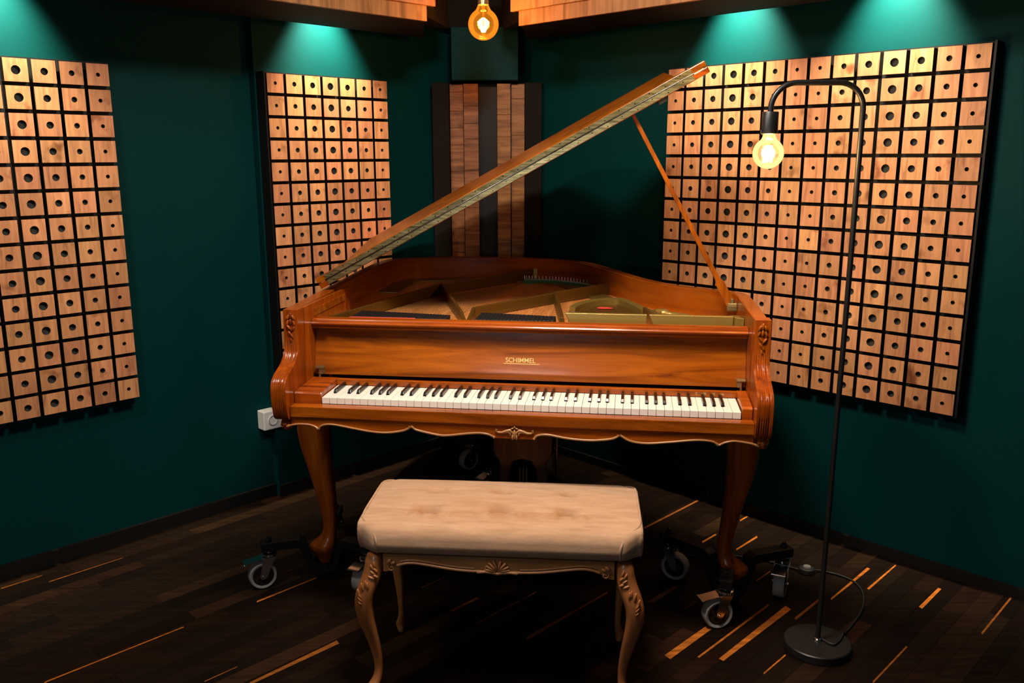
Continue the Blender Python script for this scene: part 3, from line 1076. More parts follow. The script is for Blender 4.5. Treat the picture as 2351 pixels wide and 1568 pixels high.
for seg in AP:
    sp = spline(seg, 5)
    bot += [(p.x, p.y) for p in sp]
    beads.append(sp)
bot = [p for p in bot if -0.0855 <= p[0] <= 1.2540]
poly = [(-0.0855, 0.6895)] + [(-0.0855, bot[0][1])] + bot + [(1.2540, bot[-1][1]), (1.2540, 0.6895)]
top_ = [Vector((x, -0.034, 0.6895)) for x, z in poly[1:-1]]
lowf = [Vector((x, -0.034, z)) for x, z in poly[1:-1]]
lowb = [Vector((x, -0.012, z)) for x, z in poly[1:-1]]
topb = [Vector((x, -0.012, 0.6895)) for x, z in poly[1:-1]]
mb.strip([top_, lowf, lowb, topb, top_])
mb.add([top_[0], lowf[0], lowb[0], topb[0]], [(0, 1, 2, 3)])
mb.add([top_[-1], lowf[-1], lowb[-1], topb[-1]], [(0, 1, 2, 3)])
ap = mb.build('apron', M['pianox'], pn, smooth=30)
for sp in beads:
    mb = MB()
    n = len(sp)
    mb.tube([(p.x, -0.0355, p.y + 0.0012) for p in sp], [0.0034 if 2 < i < n - 3 else 0.0042 for i in range(n)], 8)
    mb.build('edge_bead', M['benchx'], ap, smooth=60)
cv = MB()
X0 = 0.586
for sx in (-1, 1):
    cv.tube([(X0 + sx * a, -0.036, b) for a, b in ((0.052, 0.677), (0.054, 0.672), (0.047, 0.668), (0.036, 0.668), (0.024, 0.673), (0.014, 0.676), (0.006, 0.670), (0.003, 0.661))], [0.0036, 0.003, 0.003, 0.0035, 0.0042, 0.0045, 0.004, 0.003], 8)
    cv.tube([(X0 + sx * a, -0.0365, b) for a, b in ((0.028, 0.668), (0.02, 0.671), (0.012, 0.667), (0.012, 0.660))], [0.002, 0.003, 0.003, 0.002], 8)
    cv.blob((X0 + sx * 0.007, -0.037, 0.681), (0.0055, 0.004, 0.0025), (0, sx * 0.5, 0))
    cv.blob((X0 + sx * 0.006, -0.037, 0.655), (0.003, 0.004, 0.008))
cv.blob((X0, -0.037, 0.6855), (0.003, 0.004, 0.004))
cv.blob((X0, -0.037, 0.664), (0.0045, 0.006, 0.015))
cv.build('crest_carving', M['benchx'], ap, smooth=60)


# cabriole legs standing in the dolly cups
def cabriole(parent, name, rows_, mat, n=18, pw=2.6, sub=1):
    """rows_: (cx, cy, z, rx, ry)"""
    rings = []
    for cx, cy, z, rx, ry in rows_:
        ring = []
        for k in range(n):
            a = 2 * PI * k / n
            c, s = math.cos(a), math.sin(a)
            ring.append(Vector((cx + rx * math.copysign(abs(c) ** (2 / pw), c), cy + ry * math.copysign(abs(s) ** (2 / pw), s), z)))
        rings.append(ring)
    mb = MB()
    mb.rings(rings)
    return mb.build(name, mat, parent, smooth=50, sub=sub)


YL = 0.30
left = [(-0.140, YL, 0.662, 0.050, 0.050), (-0.146, YL, 0.60, 0.054, 0.052), (-0.148, YL, 0.535, 0.055, 0.052), (-0.138, YL, 0.46, 0.049, 0.046), (-0.126, YL, 0.39, 0.040, 0.040), (-0.114, YL, 0.315, 0.033, 0.034), (-0.106, YL, 0.25, 0.026, 0.028), (-0.104, YL, 0.20, 0.022, 0.024),
        (-0.108, YL - 0.002, 0.168, 0.023, 0.026), (-0.121, YL - 0.008, 0.146, 0.034, 0.032), (-0.132, YL - 0.012, 0.132, 0.046, 0.038), (-0.131, YL - 0.012, 0.118, 0.043, 0.036), (-0.128, YL - 0.006, 0.098, 0.030, 0.030), (-0.128, YL, 0.070, 0.020, 0.022), (-0.128, YL, 0.048, 0.018, 0.018)]
cabriole(pn, 'leg', left, M['pianoz'])
right = [(1.256, YL, 0.662, 0.046, 0.050), (1.268, YL, 0.60, 0.052, 0.052), (1.274, YL, 0.535, 0.053, 0.052), (1.269, YL, 0.46, 0.047, 0.046), (1.261, YL, 0.40, 0.038, 0.040), (1.249, YL, 0.335, 0.030, 0.034), (1.237, YL, 0.26, 0.026, 0.028), (1.229, YL, 0.20, 0.022, 0.024),
         (1.233, YL - 0.002, 0.170, 0.023, 0.026), (1.250, YL - 0.008, 0.150, 0.036, 0.032), (1.266, YL - 0.012, 0.136, 0.046, 0.038), (1.265, YL - 0.012, 0.122, 0.043, 0.036), (1.256, YL - 0.006, 0.098, 0.030, 0.030), (1.250, YL, 0.070, 0.020, 0.022), (1.250, YL, 0.048, 0.018, 0.018)]
cabriole(pn, 'leg', right, M['pianoz'])
RX, RY = 0.36, 1.30
rear = [(RX, RY - (p[0] + 0.135), p[2], p[4], p[3]) for p in left]
cabriole(pn, 'leg', rear, M['pianoz'])

# pedal lyre
ly = MB()
out = [(-0.100, 0.520), (-0.100, 0.452), (-0.092, 0.440), (-0.078, 0.425), (-0.080, 0.40), (-0.083, 0.33), (-0.082, 0.24), (-0.075, 0.18), (-0.085, 0.15)]
inn = [(-0.036, 0.15), (-0.038, 0.18), (-0.048, 0.26), (-0.050, 0.34), (-0.046, 0.40), (-0.032, 0.430), (0, 0.437)]
L_ = out + inn
R_ = [(-x, z) for x, z in reversed(L_[:-1])]
top_poly = [(-0.100, 0.664)] + L_ + R_ + [(0.100, 0.664)]
cxl = 0.556
# two posts and an arched yoke
yoke = [(-0.100, 0.664), (-0.100, 0.462), (-0.097, 0.452), (-0.078, 0.425), (-0.046, 0.40), (-0.032, 0.430), (0, 0.437), (0.032, 0.430), (0.046, 0.40), (0.078, 0.425), (0.097, 0.452), (0.100, 0.462), (0.100, 0.664)]
ly.prism(yoke, lambda a, b, t: Vector((cxl + a, t, b)), 0.385, 0.425)
for sx in (-1, 1):
    rows = []
    for z, xo, xi in ((0.424, 0.079, 0.044), (0.38, 0.080, 0.048), (0.32, 0.083, 0.050), (0.24, 0.082, 0.048), (0.18, 0.077, 0.040), (0.145, 0.085, 0.036)):
        rows.append([Vector((cxl + sx * xi, 0.387, z)), Vector((cxl + sx * xo, 0.387, z)), Vector((cxl + sx * xo, 0.423, z)), Vector((cxl + sx * xi, 0.423, z))])
    ly.rings(rows)
ly.box(cxl - 0.11, cxl + 0.11, 0.365, 0.445, 0.105, 0.146)
lyo = ly.build('pedal_lyre', M['pianoz'], pn, bevel=0.002)
for k in (-1, 0, 1):
    mb = MB()
    mb.box(cxl + k * 0.055 - 0.011, cxl + k * 0.055 + 0.011, 0.285, 0.364, 0.112, 0.120)
    mb.blob((cxl + k * 0.055, 0.285, 0.116), (0.014, 0.022, 0.006))
    mb.build('pedal', M['brass'], lyo, smooth=50)
    rd = MB()
    rd.tube([(cxl + k * 0.012, 0.405, 0.147), (cxl + k * 0.012, 0.405, 0.40)], 0.003, 8)
    rd.build('trap_rod', M['steel'], lyo, smooth=60)
mb = MB()
mb.tube([(cxl + 0.10, 0.43, 0.47), (cxl + 0.107, 0.45, 0.445), (cxl + 0.095, 0.60, 0.30), (cxl + 0.09, 0.75, 0.664)], 0.004, 8)
mb.build('lyre_brace', M['steel'], lyo, smooth=60)

# cast plate with its struts, dampers, felts
pt = MB()
PZ0 = 0.878
ZT = 0.938


def bar(p, q, h0=ZT, h1=ZT, th=0.016, base=0.9):
    p, q = Vector((*p, 0)), Vector((*q, 0))
    t = (q - p).normalized()
    s = Vector((-t.y, t.x, 0)) * (th / 2)
    r0 = [p - s + Z * base, p + s + Z * base, p + s * 0.7 + Z * h0, p - s * 0.7 + Z * h0]
    r1 = [q - s + Z * base, q + s + Z * base, q + s * 0.7 + Z * h1, q - s * 0.7 + Z * h1]
    pt.rings([r0, r1])


# web of the plate: front strip and a rim that follows the case
ring_o = offset(outer, 0.070)
ring_i = offset(outer, 0.155)
n0, n1_ = 22, len(ring_o) - 14
rows = []
for k in range(n0, n1_):
    p, q = ring_o[k], ring_i[k]
    rows.append([Vector((p.x, p.y, 0.900)), Vector((p.x, p.y, 0.905)), Vector((q.x, q.y, 0.905)), Vector((q.x, q.y, 0.900))])
pt.rings(rows)
pt.box(-0.085, 1.2525, 0.265, 0.318, 0.868, 0.902)
pt.build('plate', M['gold'], pn, smooth=30)
struts = [((-0.078, 0.29), (0.150, 1.0), 0.932, 0.945), ((0.150, 1.0), (0.340, 0.44), 0.945, 0.936), ((0.34, 0.44), (0.385, 0.30), 0.936, 0.915), ((0.372, 0.50), (0.625, 0.84), 0.938, 0.942), ((0.385, 0.30), (0.372, 0.50), 0.92, 0.938), ((0.150, 1.0), (0.466, 1.46), 0.940, 0.950),
          ((0.886, 1.17), (0.625, 0.84), 0.945, 0.945), ((0.625, 0.84), (0.690, 0.36), 0.944, 0.935), ((0.955, 0.58), (0.985, 0.345), 0.938, 0.950)]
for p, q, h0, h1 in struts:
    pt = MB()
    bar(p, q, h0, h1, base=0.9005)
    pt.build('plate_strut', M['golddark'], pn, bevel=0.002)
# raised hitch flange along the tail
pt = MB()
fl_pts = spline([(0.466, 1.46), (0.55, 1.452), (0.66, 1.405), (0.76, 1.31), (0.83, 1.235), (0.886, 1.17)], 5)
fr = [Vector((p.x, p.y, 0.906)) for p in fl_pts]
ft = [Vector((p.x, p.y, 0.950)) for p in fl_pts]
bt = [Vector((p.x + 0.012, p.y + 0.016, 0.950)) for p in fl_pts]
bb = [Vector((p.x + 0.012, p.y + 0.016, 0.906)) for p in fl_pts]
pt.rings([[a, b, c, d] for a, b, c, d in zip(fr, ft, bt, bb)])
pt.build('plate_flange', M['gold'], pn, smooth=40)
# treble pocket: curved lip round the short strings
pt = MB()
lip = spline([(0.705, 0.60), (0.725, 0.68), (0.775, 0.76), (0.835, 0.80), (0.875, 0.79), (0.92, 0.69), (0.955, 0.58)], 6)
for i in range(len(lip) - 1):
    pass
rows = []
for i, p in enumerate(lip):
    a, b = lip[max(i - 1, 0)], lip[min(i + 1, len(lip) - 1)]
    t = (b - a).normalized()
    s = Vector((-t.y, t.x)) * 0.010
    rows.append([Vector((p.x - s.x, p.y - s.y, 0.900)), Vector((p.x - s.x, p.y - s.y, 0.926)), Vector((p.x + s.x, p.y + s.y, 0.930)), Vector((p.x + s.x, p.y + s.y, 0.900))])
pt.rings(rows)
pt.build('plate_flange', M['gold'], pn, smooth=40)
pt = MB()
pt.prism([(p.x, p.y) for p in lip], lambda a, b, t: Vector((a, b, t)), 0.9, 0.906)
pt.build('treble_web', M['golddark'], pn)
pt = MB()
lip2 = spline([(0.985, 0.50), (1.01, 0.52), (1.06, 0.50), (1.15, 0.43), (1.21, 0.39)], 5)
pt.tube([(p.x, p.y, 0.925) for p in lip2], [0.018 if i < 8 else 0.010 for i in range(len(lip2))], 10)
pt.build('plate_flange', M['gold'], pn, smooth=60)
# capo bar: upright gilded boxes behind the top rail
for a, b in ((0.700, 0.9595), (0.9645, 1.226)):
    pt = MB()
    y = 0.335
    pt.rings([[Vector((a + 0.028, 0.316, 0.900)), Vector((b - 0.004, 0.316, 0.900)), Vector((b - 0.004, y, 0.892)), Vector((a + 0.028, y, 0.892))],
              [Vector((a, y - 0.012, 0.957)), Vector((b, y - 0.012, 0.957)), Vector((b, y, 0.9575)), Vector((a, y, 0.9575))]])
    pt.build('capo_box', M['gold'], pn, bevel=0.002)
pt = MB()
pt.rings([[Vector((1.2265, 0.30, 0.900)), Vector((1.2525, 0.285, 0.900)), Vector((1.2525, 0.44, 0.895)), Vector((1.2265, 0.44, 0.895))],
          [Vector((1.2265, 0.30, 0.958)), Vector((1.2525, 0.285, 0.958)), Vector((1.2525, 0.44, 0.940)), Vector((1.2265, 0.44, 0.940))]])
pt.build('capo_end', M['gold'], pn, bevel=0.001)
# damper heads
for x0, x1, y0 in ((-0.004, 0.318, 0.300), (0.410, 0.678, 0.310)):
    mb = MB()
    n = int((x1 - x0) / 0.0128)
    for k in range(n):
        mb.box(x0 + k * 0.0128, x0 + k * 0.0128 + 0.0117, y0 + 0.0004 * k, y0 + 0.13 - 0.002 * k, 0.905, 0.931)
    d_ = mb.build('damper_rail', M['dampblk'], pn, bevel=0.0008, seg=1)
    mb = MB()
    mb.box(x0 + 0.002, x0 + n * 0.0128 - 0.10, y0 - 0.012, y0 - 0.001, 0.908, 0.934 if x0 < 0 else 0.92)
    mb.build('damper_felt', M['redfelt'], d_)
# green felt strips with pins
for pts, pin in ((((0.44, 1.36), (0.56, 1.355), (0.68, 1.29), (0.80, 1.17)), 26), (((0.70, 0.50), (0.76, 0.475), (0.82, 0.44), (0.88, 0.40)), 24)):
    sp = spline([(a, b) for a, b in pts], 6)
    mb = MB()
    zf = 0.915
    mb.rings([[Vector((p.x, p.y - 0.025, zf - 0.02)), Vector((p.x, p.y + 0.025, zf - 0.02)), Vector((p.x, p.y + 0.022, zf)), Vector((p.x, p.y - 0.022, zf))] for p in sp])
    g = mb.build('string_felt', M['greenfelt'], pn, smooth=30)
    mb = MB()
    for k in range(pin):
        p = sp[min(int(k / pin * (len(sp) - 1)), len(sp) - 1)]
        q = sp[min(int(k / pin * (len(sp) - 1)) + 1, len(sp) - 1)]
        t = k / pin * (len(sp) - 1) % 1
        c = p + (q - p) * t
        mb.lathe([(0.0016, zf - 0.005), (0.0016, zf + 0.012)], (c.x, c.y + 0.028, 0), 6)
    mb.build('hitch_pins', M['steel'], g)
mb = MB()
mb.blob((0.815, 0.70, 0.909), (0.03, 0.012, 0.004))
mb.build('string_felt', M['redfelt'], pn, smooth=60)
# strings, fanned over the soundboard
def strings(specs, z):
    mb = MB()
    for (p, q, n, w) in specs:
        for k in range(n):
            t = k / (n - 1)
            a = Vector(p[0]).lerp(Vector(p[1]), t)
            b = Vector(q[0]).lerp(Vector(q[1]), t)
            mb.tube([(a.x, a.y, z + 0.008), (b.x, b.y, z)], w, 4)
    o = mb.build('strings', M['brass'], pn)
    o['kind'] = 'stuff'
    return o


strings([(((0.42, 0.33), (0.67, 0.33)), ((0.50, 1.35), (0.83, 1.12)), 34, 0.0005), (((0.0, 0.34), (0.31, 0.34)), ((0.14, 0.85), (0.44, 1.32)), 26, 0.0009), (((0.71, 0.33), (0.95, 0.33)), ((0.76, 0.72), (0.93, 0.58)), 30, 0.0004)], 0.907)

# the lid, hinged on the left side and propped open, with its front leaf folded back
P0 = Vector((-0.150, 0.445, RIMZ + 0.004))
AX = Matrix.Rotation(math.radians(4.6), 3, 'Z') @ Vector((0, 1, 0))
OPEN = math.radians(28.7)
ROT = Matrix.Rotation(-OPEN, 4, AX)
LT = Matrix.Translation(P0) @ ROT @ Matrix.Translation(-P0)
lid_pts = []
for p in offset(outer, -0.012):
    if p.y > 0.448:
        lid_pts.append(p)
lid_pts = [p for p in lid_pts]
hing = [Vector((P0.x + AX.x / AX.y * (y - P0.y), y)) for y in (0.445, 0.8, 1.2)]
rest = [p for p in lid_pts if not (p.x < 0 and p.y < 1.30)]
poly = hing + rest + [Vector((1.308, 0.445))]
zl = P0.z
mb = MB()
mb.prism([(p.x, p.y) for p in poly], lambda a, b, t: LT @ Vector((a, b, t)), zl, zl + 0.019)
lid = mb.build('lid', M['pianox'], pn, bevel=0.003)
HG = Matrix.Translation((P0.x, P0.y, zl + 0.0205))
# frame of the folded leaf: x along the front edge, y back over the lid, a little raised at the back
LF = LT @ HG @ Matrix.Rotation(math.radians(5.6), 4, 'X')
XL = 1.458
mb = MB()
poly = [(0.0, 0.0), (XL, 0.0), (XL - 0.008, 0.022), (XL - 0.098, 0.026), (XL - 0.100, 0.385), (0.115, 0.385), (0.113, 0.026), (0.008, 0.022)]
mb.prism(poly, lambda a, b, t: LF @ Vector((a, b, t)), 0.0, 0.019)
mb.build('lid_leaf', M['pianox'], lid, bevel=0.003)
# piano hinge: two brass leaves on the front edges with screws
for z_a, z_b, TT in ((0.0025, 0.0172, LF), (-0.0185, -0.0022, LT @ HG)):
    mb = MB()
    mb.box(0.035, XL - 0.050, -0.0016, -0.0001, z_a, z_b, 0, TT)
    h = mb.build('hinge_leaf', M['brass'], lid)
    sc_ = MB()
    for k in range(26):
        sc_.lathe([(0.0019, 0), (0.0019, 0.0008)], (0, 0, 0), 8, 0, TT @ Matrix.Translation((0.06 + k * 0.0525, -0.0018, (z_a + z_b) / 2 - 0.003 + 0.006 * (k % 2))) @ Matrix.Rotation(PI / 2, 4, 'X'))
    sc_.build('hinge_screws', M['hub'], lid)
mb = MB()
mb.tube([(LT @ HG @ Vector((0.03, -0.0012, 0.0)))[:], (LT @ HG @ Vector((XL - 0.045, -0.0012, 0.0)))[:]], 0.0022, 8)
mb.build('hinge_pin', M['hub'], lid)
mb = MB()
mb.box(XL - 0.18, XL - 0.15, 0.01, 0.04, -0.034, -0.0198, 0, LT @ HG)
mb.build('lid_bumper', M['dampblk'], lid, bevel=0.002)
# prop stick from the right side of the case
pr = MB()
A, B = Vector((1.236, 0.500, 0.962)), (LT @ Vector((1.045, 0.495, zl)))
t = (B - A).normalized()
sx_ = t.cross(Vector((0, 1, 0))).normalized()
rows = []
ln = (B - A).length
for d, w in ((0.0, 0.014), (0.03, 0.0155), (0.085, 0.014), (0.10, 0.0085), (0.2, 0.0075), (ln - 0.03, 0.0065), (ln - 0.001, 0.005)):
    c = A + t * d
    rows.append([c - sx_ * w + Vector((0, -0.006, 0)), c + sx_ * w + Vector((0, -0.006, 0)), c + sx_ * w + Vector((0, 0.006, 0)), c - sx_ * w + Vector((0, 0.006, 0))])
pr.rings(rows)
po = pr.build('prop_stick', M['pianoz'], pn, bevel=0.002)
mb = MB()
mb.box(1.222, 1.253, 0.482, 0.518, 0.945, 0.972)
mb.lathe([(0.006, 0), (0.006, 0.012), (0.003, 0.014)], (1.238, 0.49, 0.972), 12)
mb.build('prop_bracket', M['brass'], po, bevel=0.002)
# lock plate on the left cheek, lid hinges
mb = MB()
mb.box(-0.0866, -0.0835, 0.20, 0.50, 0.953, 0.977)
mb.build('lid_moulding', M['pianox'], pn, bevel=0.001)


# ------------------------------------------------------------------ dollies under the three legs
def caster(parent, x, y, spin, brake=True):
    """fork is the part, wheel and brake its sub-parts; spin: direction the wheel trails"""
    T = Matrix.Translation((x, y, 0)) @ Matrix.Rotation(spin, 4, 'Z') @ Matrix.Scale(1.19, 4)
    mb = MB()
    mb.lathe([(0.017, 0.094), (0.021, 0.096), (0.021, 0.103), (0.012, 0.106), (0.011, 0.112)], (0, 0, 0), 24, 0, T @ Matrix.Translation((0.022, 0, 0)))
    for s in (-1, 1):
        poly = [(0.034, 0.094), (0.000, 0.094), (-0.010, 0.040), (-0.006, 0.032), (0.006, 0.032), (0.012, 0.042)]
        mb.prism(poly, lambda a, b, t: T @ Vector((a, t, b)), s * 0.0185 - 0.001, s * 0.0185 + 0.001)
    mb.box(0.0, 0.036, -0.019, 0.019, 0.0915, 0.0945, 0, T)
    mb.lathe([(0.004, -0.022), (0.004, 0.022)], (0, 0, 0), 12, 0, T @ Matrix.Translation((0, 0, 0.040)) @ Matrix.Rotation(PI / 2, 4, 'X'))
    fk = mb.build('caster_fork', M['chrome'], parent, smooth=40)
    W = T @ Matrix.Translation((0, 0, 0.040)) @ Matrix.Rotation(PI / 2, 4, 'X')
    mb = MB()
    mb.lathe([(0.030, -0.0125), (0.0365, -0.0155), (0.0395, -0.012), (0.0399, 0.0), (0.0395, 0.012), (0.0365, 0.0155), (0.030, 0.0125)], (0, 0, 0), 40, 0, W, False)
    w = mb.build('wheel_tyre', M['rubber'], fk, smooth=50)
    mb = MB()
    mb.lathe([(0.001, -0.013), (0.008, -0.0125), (0.020, -0.008), (0.0305, -0.0108), (0.0305, 0.0108), (0.020, 0.008), (0.008, 0.0125), (0.001, 0.013)], (0, 0, 0), 32, 0, W)
    mb.build('wheel_hub', M['hub'], fk, smooth=50)
    if brake:
        mb = MB()
        mb.box(-0.050, 0.012, -0.018, 0.018, 0.0915, 0.0935, 0, T @ Matrix.Translation((0, 0, 0.0)) @ Matrix.Translation((0, 0, 0.0925)) @ Matrix.Rotation(math.radians(-9), 4, 'Y') @ Matrix.Translation((0, 0, -0.0925)))
        mb.box(-0.052, -0.044, -0.020, 0.020, 0.082, 0.086, 0, T)
        mb.build('brake_pedal', M['chrome'], fk, bevel=0.001)
    return fk, T @ Vector((0.022, 0, 0))


def dolly(label, cx, cy, posts, cup_r=0.042):
    """posts: (wheel x, wheel y, trailing direction, brake) in the piano's frame"""
    root = thing('piano_dolly', label, 'dolly', PO + Matrix.Rotation(PYAW, 3, 'Z') @ Vector((cx, cy, 0)), PYAW, 'tripod dollies under the piano legs')
    mb = MB()
    mb.lathe([(0.001, 0.030), (cup_r, 0.030), (cup_r + 0.004, 0.034), (cup_r + 0.004, 0.070), (cup_r, 0.070), (cup_r - 0.002, 0.046), (0.001, 0.0455)], (0, 0, 0), 28)
    mb.build('leg_cup', M['blkmetal'], root, smooth=40)
    for (wx, wy, spin, brake) in posts:
        fk, piv = caster(root, wx - cx, wy - cy, spin, brake)
        d = Vector((piv.x, piv.y, 0))
        ln = d.length
        T = Matrix.Rotation(math.atan2(d.y, d.x), 4, 'Z')
        hw = 0.021
        pa = [(cup_r - 0.004, 0.062), (cup_r - 0.004, 0.034), (cup_r + 0.01, 0.034), (cup_r + 0.05, 0.132), (ln + 0.026, 0.132), (ln + 0.026, 0.164), (cup_r + 0.045, 0.164), (cup_r + 0.022, 0.152), (cup_r + 0.004, 0.072)]
        mb = MB()
        mb.prism(pa, lambda a, b, t: T @ Vector((a, t, b)), -hw, hw)
        a_ = mb.build('dolly_arm', M['blkmetal'], root, bevel=0.003)
        mb = MB()
        mb.lathe([(0.012, 0.1642), (0.012, 0.172), (0.009, 0.174), (0.006, 0.182), (0.002, 0.183)], (piv.x, piv.y, 0), 6)
        mb.build('bolt', M['hub'], a_, smooth=30)


dolly('black tripod dolly under the left front piano leg', -0.128, 0.302, [(-0.318, 0.200, math.radians(35), True), (0.030, 0.222, math.radians(75), True), (-0.150, 0.500, math.radians(120), False)])
dolly('black tripod dolly under the right front piano leg beside floor lamp', 1.250, 0.302, [(1.200, 0.146, math.radians(20), True), (1.428, 0.372, math.radians(72), True), (1.085, 0.450, math.radians(160), False)])
dolly('black tripod dolly far back under the rear piano leg', RX, RY, [(0.315, 1.09, math.radians(60), True), (0.17, 1.42, math.radians(50), False), (0.55, 1.37, math.radians(100), False)])

# ------------------------------------------------------------------ bench
BO = Vector((-0.021, 2.418, 0))
BYAW = math.radians(-4.8)
bn = thing('piano_bench', 'wooden piano bench with carved legs and tufted beige velvet seat', 'bench', BO, BYAW)
CXB = 0.008
HX, Y_B, Y_F = 0.374, 0.032, -0.318
# cushion: rows run front-bottom, over the top, to back-bottom; columns along x
NX, NY = 170, 70
BTN = [(-0.185, -0.066), (0.0, -0.064), (0.192, -0.068), (-0.187, -0.203), (0.004, -0.190), (0.190, -0.198)]


def seat_z(x, y):
    u = abs(x - CXB) / HX
    v = (y - (Y_F + Y_B) / 2) / ((Y_B - Y_F) / 2)
    z = 0.500 + 0.010 * (1 - u ** 4) * (1 - v ** 2)
    z -= 0.020 * max(0, -v - 0.55) ** 1.5
    for bx, by in BTN:
        dx, dy = x - bx, y - by
        r2 = (dx / 0.026) ** 2 + (dy / 0.021) ** 2
        z -= 0.0270 * math.exp(-r2 * 1.2) + 0.006 * math.exp(-r2 * 9)
        # pleats running forwards from the front buttons
        if by < -0.1:
            z -= 0.0070 * math.exp(-((dx - 0.018) / 0.007) ** 2) * math.exp(-((dy + 0.035) / 0.022) ** 2)
            z -= 0.0065 * math.exp(-((dx + 0.022) / 0.007) ** 2) * math.exp(-((dy + 0.035) / 0.022) ** 2)
            z -= 0.0055 * math.exp(-((dx - 0.055) / 0.008) ** 2) * math.exp(-((dy + 0.038) / 0.020) ** 2)
            z -= 0.0055 * math.exp(-((dx + 0.060) / 0.008) ** 2) * math.exp(-((dy + 0.030) / 0.020) ** 2)
            z -= 0.009 * math.exp(-(dy / 0.016) ** 2) * math.exp(-(dx / 0.12) ** 2)
        else:
            z -= 0.003 * math.exp(-(dy / 0.014) ** 2) * math.exp(-(dx / 0.10) ** 2)
    return z


rows = []
sect = []
for k in range(7):
    sect.append(('f', k / 6))
for k in range(1, NY):
    sect.append(('t', k / NY))
for k in range(7):
    sect.append(('b', k / 6))
for kind, t in sect:
    row = []
    for i in range(NX + 1):
        x = CXB - HX + 2 * HX * i / NX
        u = abs(x - CXB) / HX
        # plan outline: front and back set in a little at the ears
        ear = max(0.0, (u - 0.86) / 0.14)
        ear = ear * ear * (3 - 2 * ear)
        yf = Y_F - 0.010 + 0.030 * ear
        yb = Y_B - 0.022 * ear
        rf = 0.040 * (1 - ear) + 0.016 * ear
        zt = seat_z(x, max(yf + rf, min(yb - 0.018, 0)))
        if kind == 'f':
            zb = 0.422
            z = zb + (0.500 - rf - zb) * t
            y = yf - 0.004 * math.sin(t * PI) + 0.016 * (1 - t) ** 2
        elif kind == 'b':
            z = 0.482 - (0.482 - 0.422) * t
            y = yb
        else:
            a = t
            L0, L2 = 0.14, 0.06
            if a < L0:
                th = a / L0 * PI / 2
                y = yf + rf * (1 - math.cos(th))
                z = seat_z(x, yf + rf) - rf + rf * math.sin(th)
            elif a > 1 - L2:
                th = (1 - a) / L2 * PI / 2
                y = yb - 0.018 * (1 - math.cos(th))
                z = seat_z(x, yb - 0.018) - 0.018 + 0.018 * math.sin(th)
            else:
                y = yf + rf + (yb - 0.018 - yf - rf) * (a - L0) / (1 - L0 - L2)
                z = seat_z(x, y)
        row.append(Vector((x, y, z)))
    rows.append(row)
mb = MB()
mb.strip(rows)
# end panels, slightly bulged
for i, sg in ((0, -1), (NX, 1)):
    edge = [r[i] for r in rows]
    cy, cz = sum(p.y for p in edge) / len(edge), 0.455
    r1 = [Vector((p.x + sg * 0.004, p.y + (cy - p.y) * 0.06, p.z + (cz - p.z) * 0.10)) for p in edge]
    r2 = [Vector((p.x + sg * 0.006, p.y + (cy - p.y) * 0.35, p.z + (cz - p.z) * 0.5)) for p in edge]
    mb.strip([edge, r1, r2])
    mb.add(r2, [tuple(range(len(r2)))])
mb.strip([rows[0], rows[-1]])
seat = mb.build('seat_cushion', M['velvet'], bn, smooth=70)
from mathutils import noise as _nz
na = seat.data.color_attributes.new('nap_shade', 'FLOAT_COLOR', 'POINT')  # crushed nap, plus painted-in shade of the dents left of each button
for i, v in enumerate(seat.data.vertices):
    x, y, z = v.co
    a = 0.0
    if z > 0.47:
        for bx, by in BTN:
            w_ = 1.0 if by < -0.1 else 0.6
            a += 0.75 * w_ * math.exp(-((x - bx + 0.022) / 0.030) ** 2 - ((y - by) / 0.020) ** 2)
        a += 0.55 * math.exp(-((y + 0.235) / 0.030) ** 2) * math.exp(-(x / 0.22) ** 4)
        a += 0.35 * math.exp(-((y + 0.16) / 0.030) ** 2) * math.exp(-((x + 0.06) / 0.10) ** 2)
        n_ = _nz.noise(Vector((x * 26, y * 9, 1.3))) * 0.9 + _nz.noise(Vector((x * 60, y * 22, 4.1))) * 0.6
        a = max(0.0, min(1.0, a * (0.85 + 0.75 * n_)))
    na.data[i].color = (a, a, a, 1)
for sg in (-1, 1):
    xs = CXB + sg * (HX - 0.001)
    path = [(CXB + sg * 0.318, Y_F + 0.004, 0.424), (CXB + sg * 0.318, Y_F - 0.008, 0.440), (CXB + sg * 0.319, Y_F - 0.010, 0.464), (CXB + sg * 0.329, Y_F + 0.004, 0.483), (CXB + sg * 0.350, Y_F + 0.028, 0.495), (xs - sg * 0.006, Y_F + 0.052, 0.499), (xs, -0.22, 0.5005), (xs, -0.12, 0.501), (xs, -0.03, 0.500), (xs - sg * 0.006, Y_B - 0.024, 0.497), (CXB + sg * 0.345, Y_B - 0.006, 0.492), (CXB + sg * 0.318, Y_B + 0.001, 0.478)]
    mb = MB()
    mb.tube(spline(path, 5), 0.0032, 8)
    mb.build('piping', M['velvet'], seat, smooth=60)
for bx, by in BTN:
    mb = MB()
    mb.blob((bx, by, seat_z(bx, by) + 0.0005), (0.0075, 0.0065, 0.0025))
    mb.build('button', M['velvet'], seat, smooth=60)
# aprons
FB = [(-0.304, 0.372), (-0.290, 0.373), (-0.275, 0.381), (-0.262, 0.389), (-0.240, 0.395), (-0.215, 0.396), (-0.17, 0.390), (-0.12, 0.383), (-0.08, 0.380), (-0.04, 0.379), (-0.012, 0.376), (0.0, 0.374)]
fbp = spline([(a, b) for a, b in FB], 4)
full = [(p.x, p.y) for p in fbp] + [(-p.x, p.y) for p in reversed(fbp[:-1])]


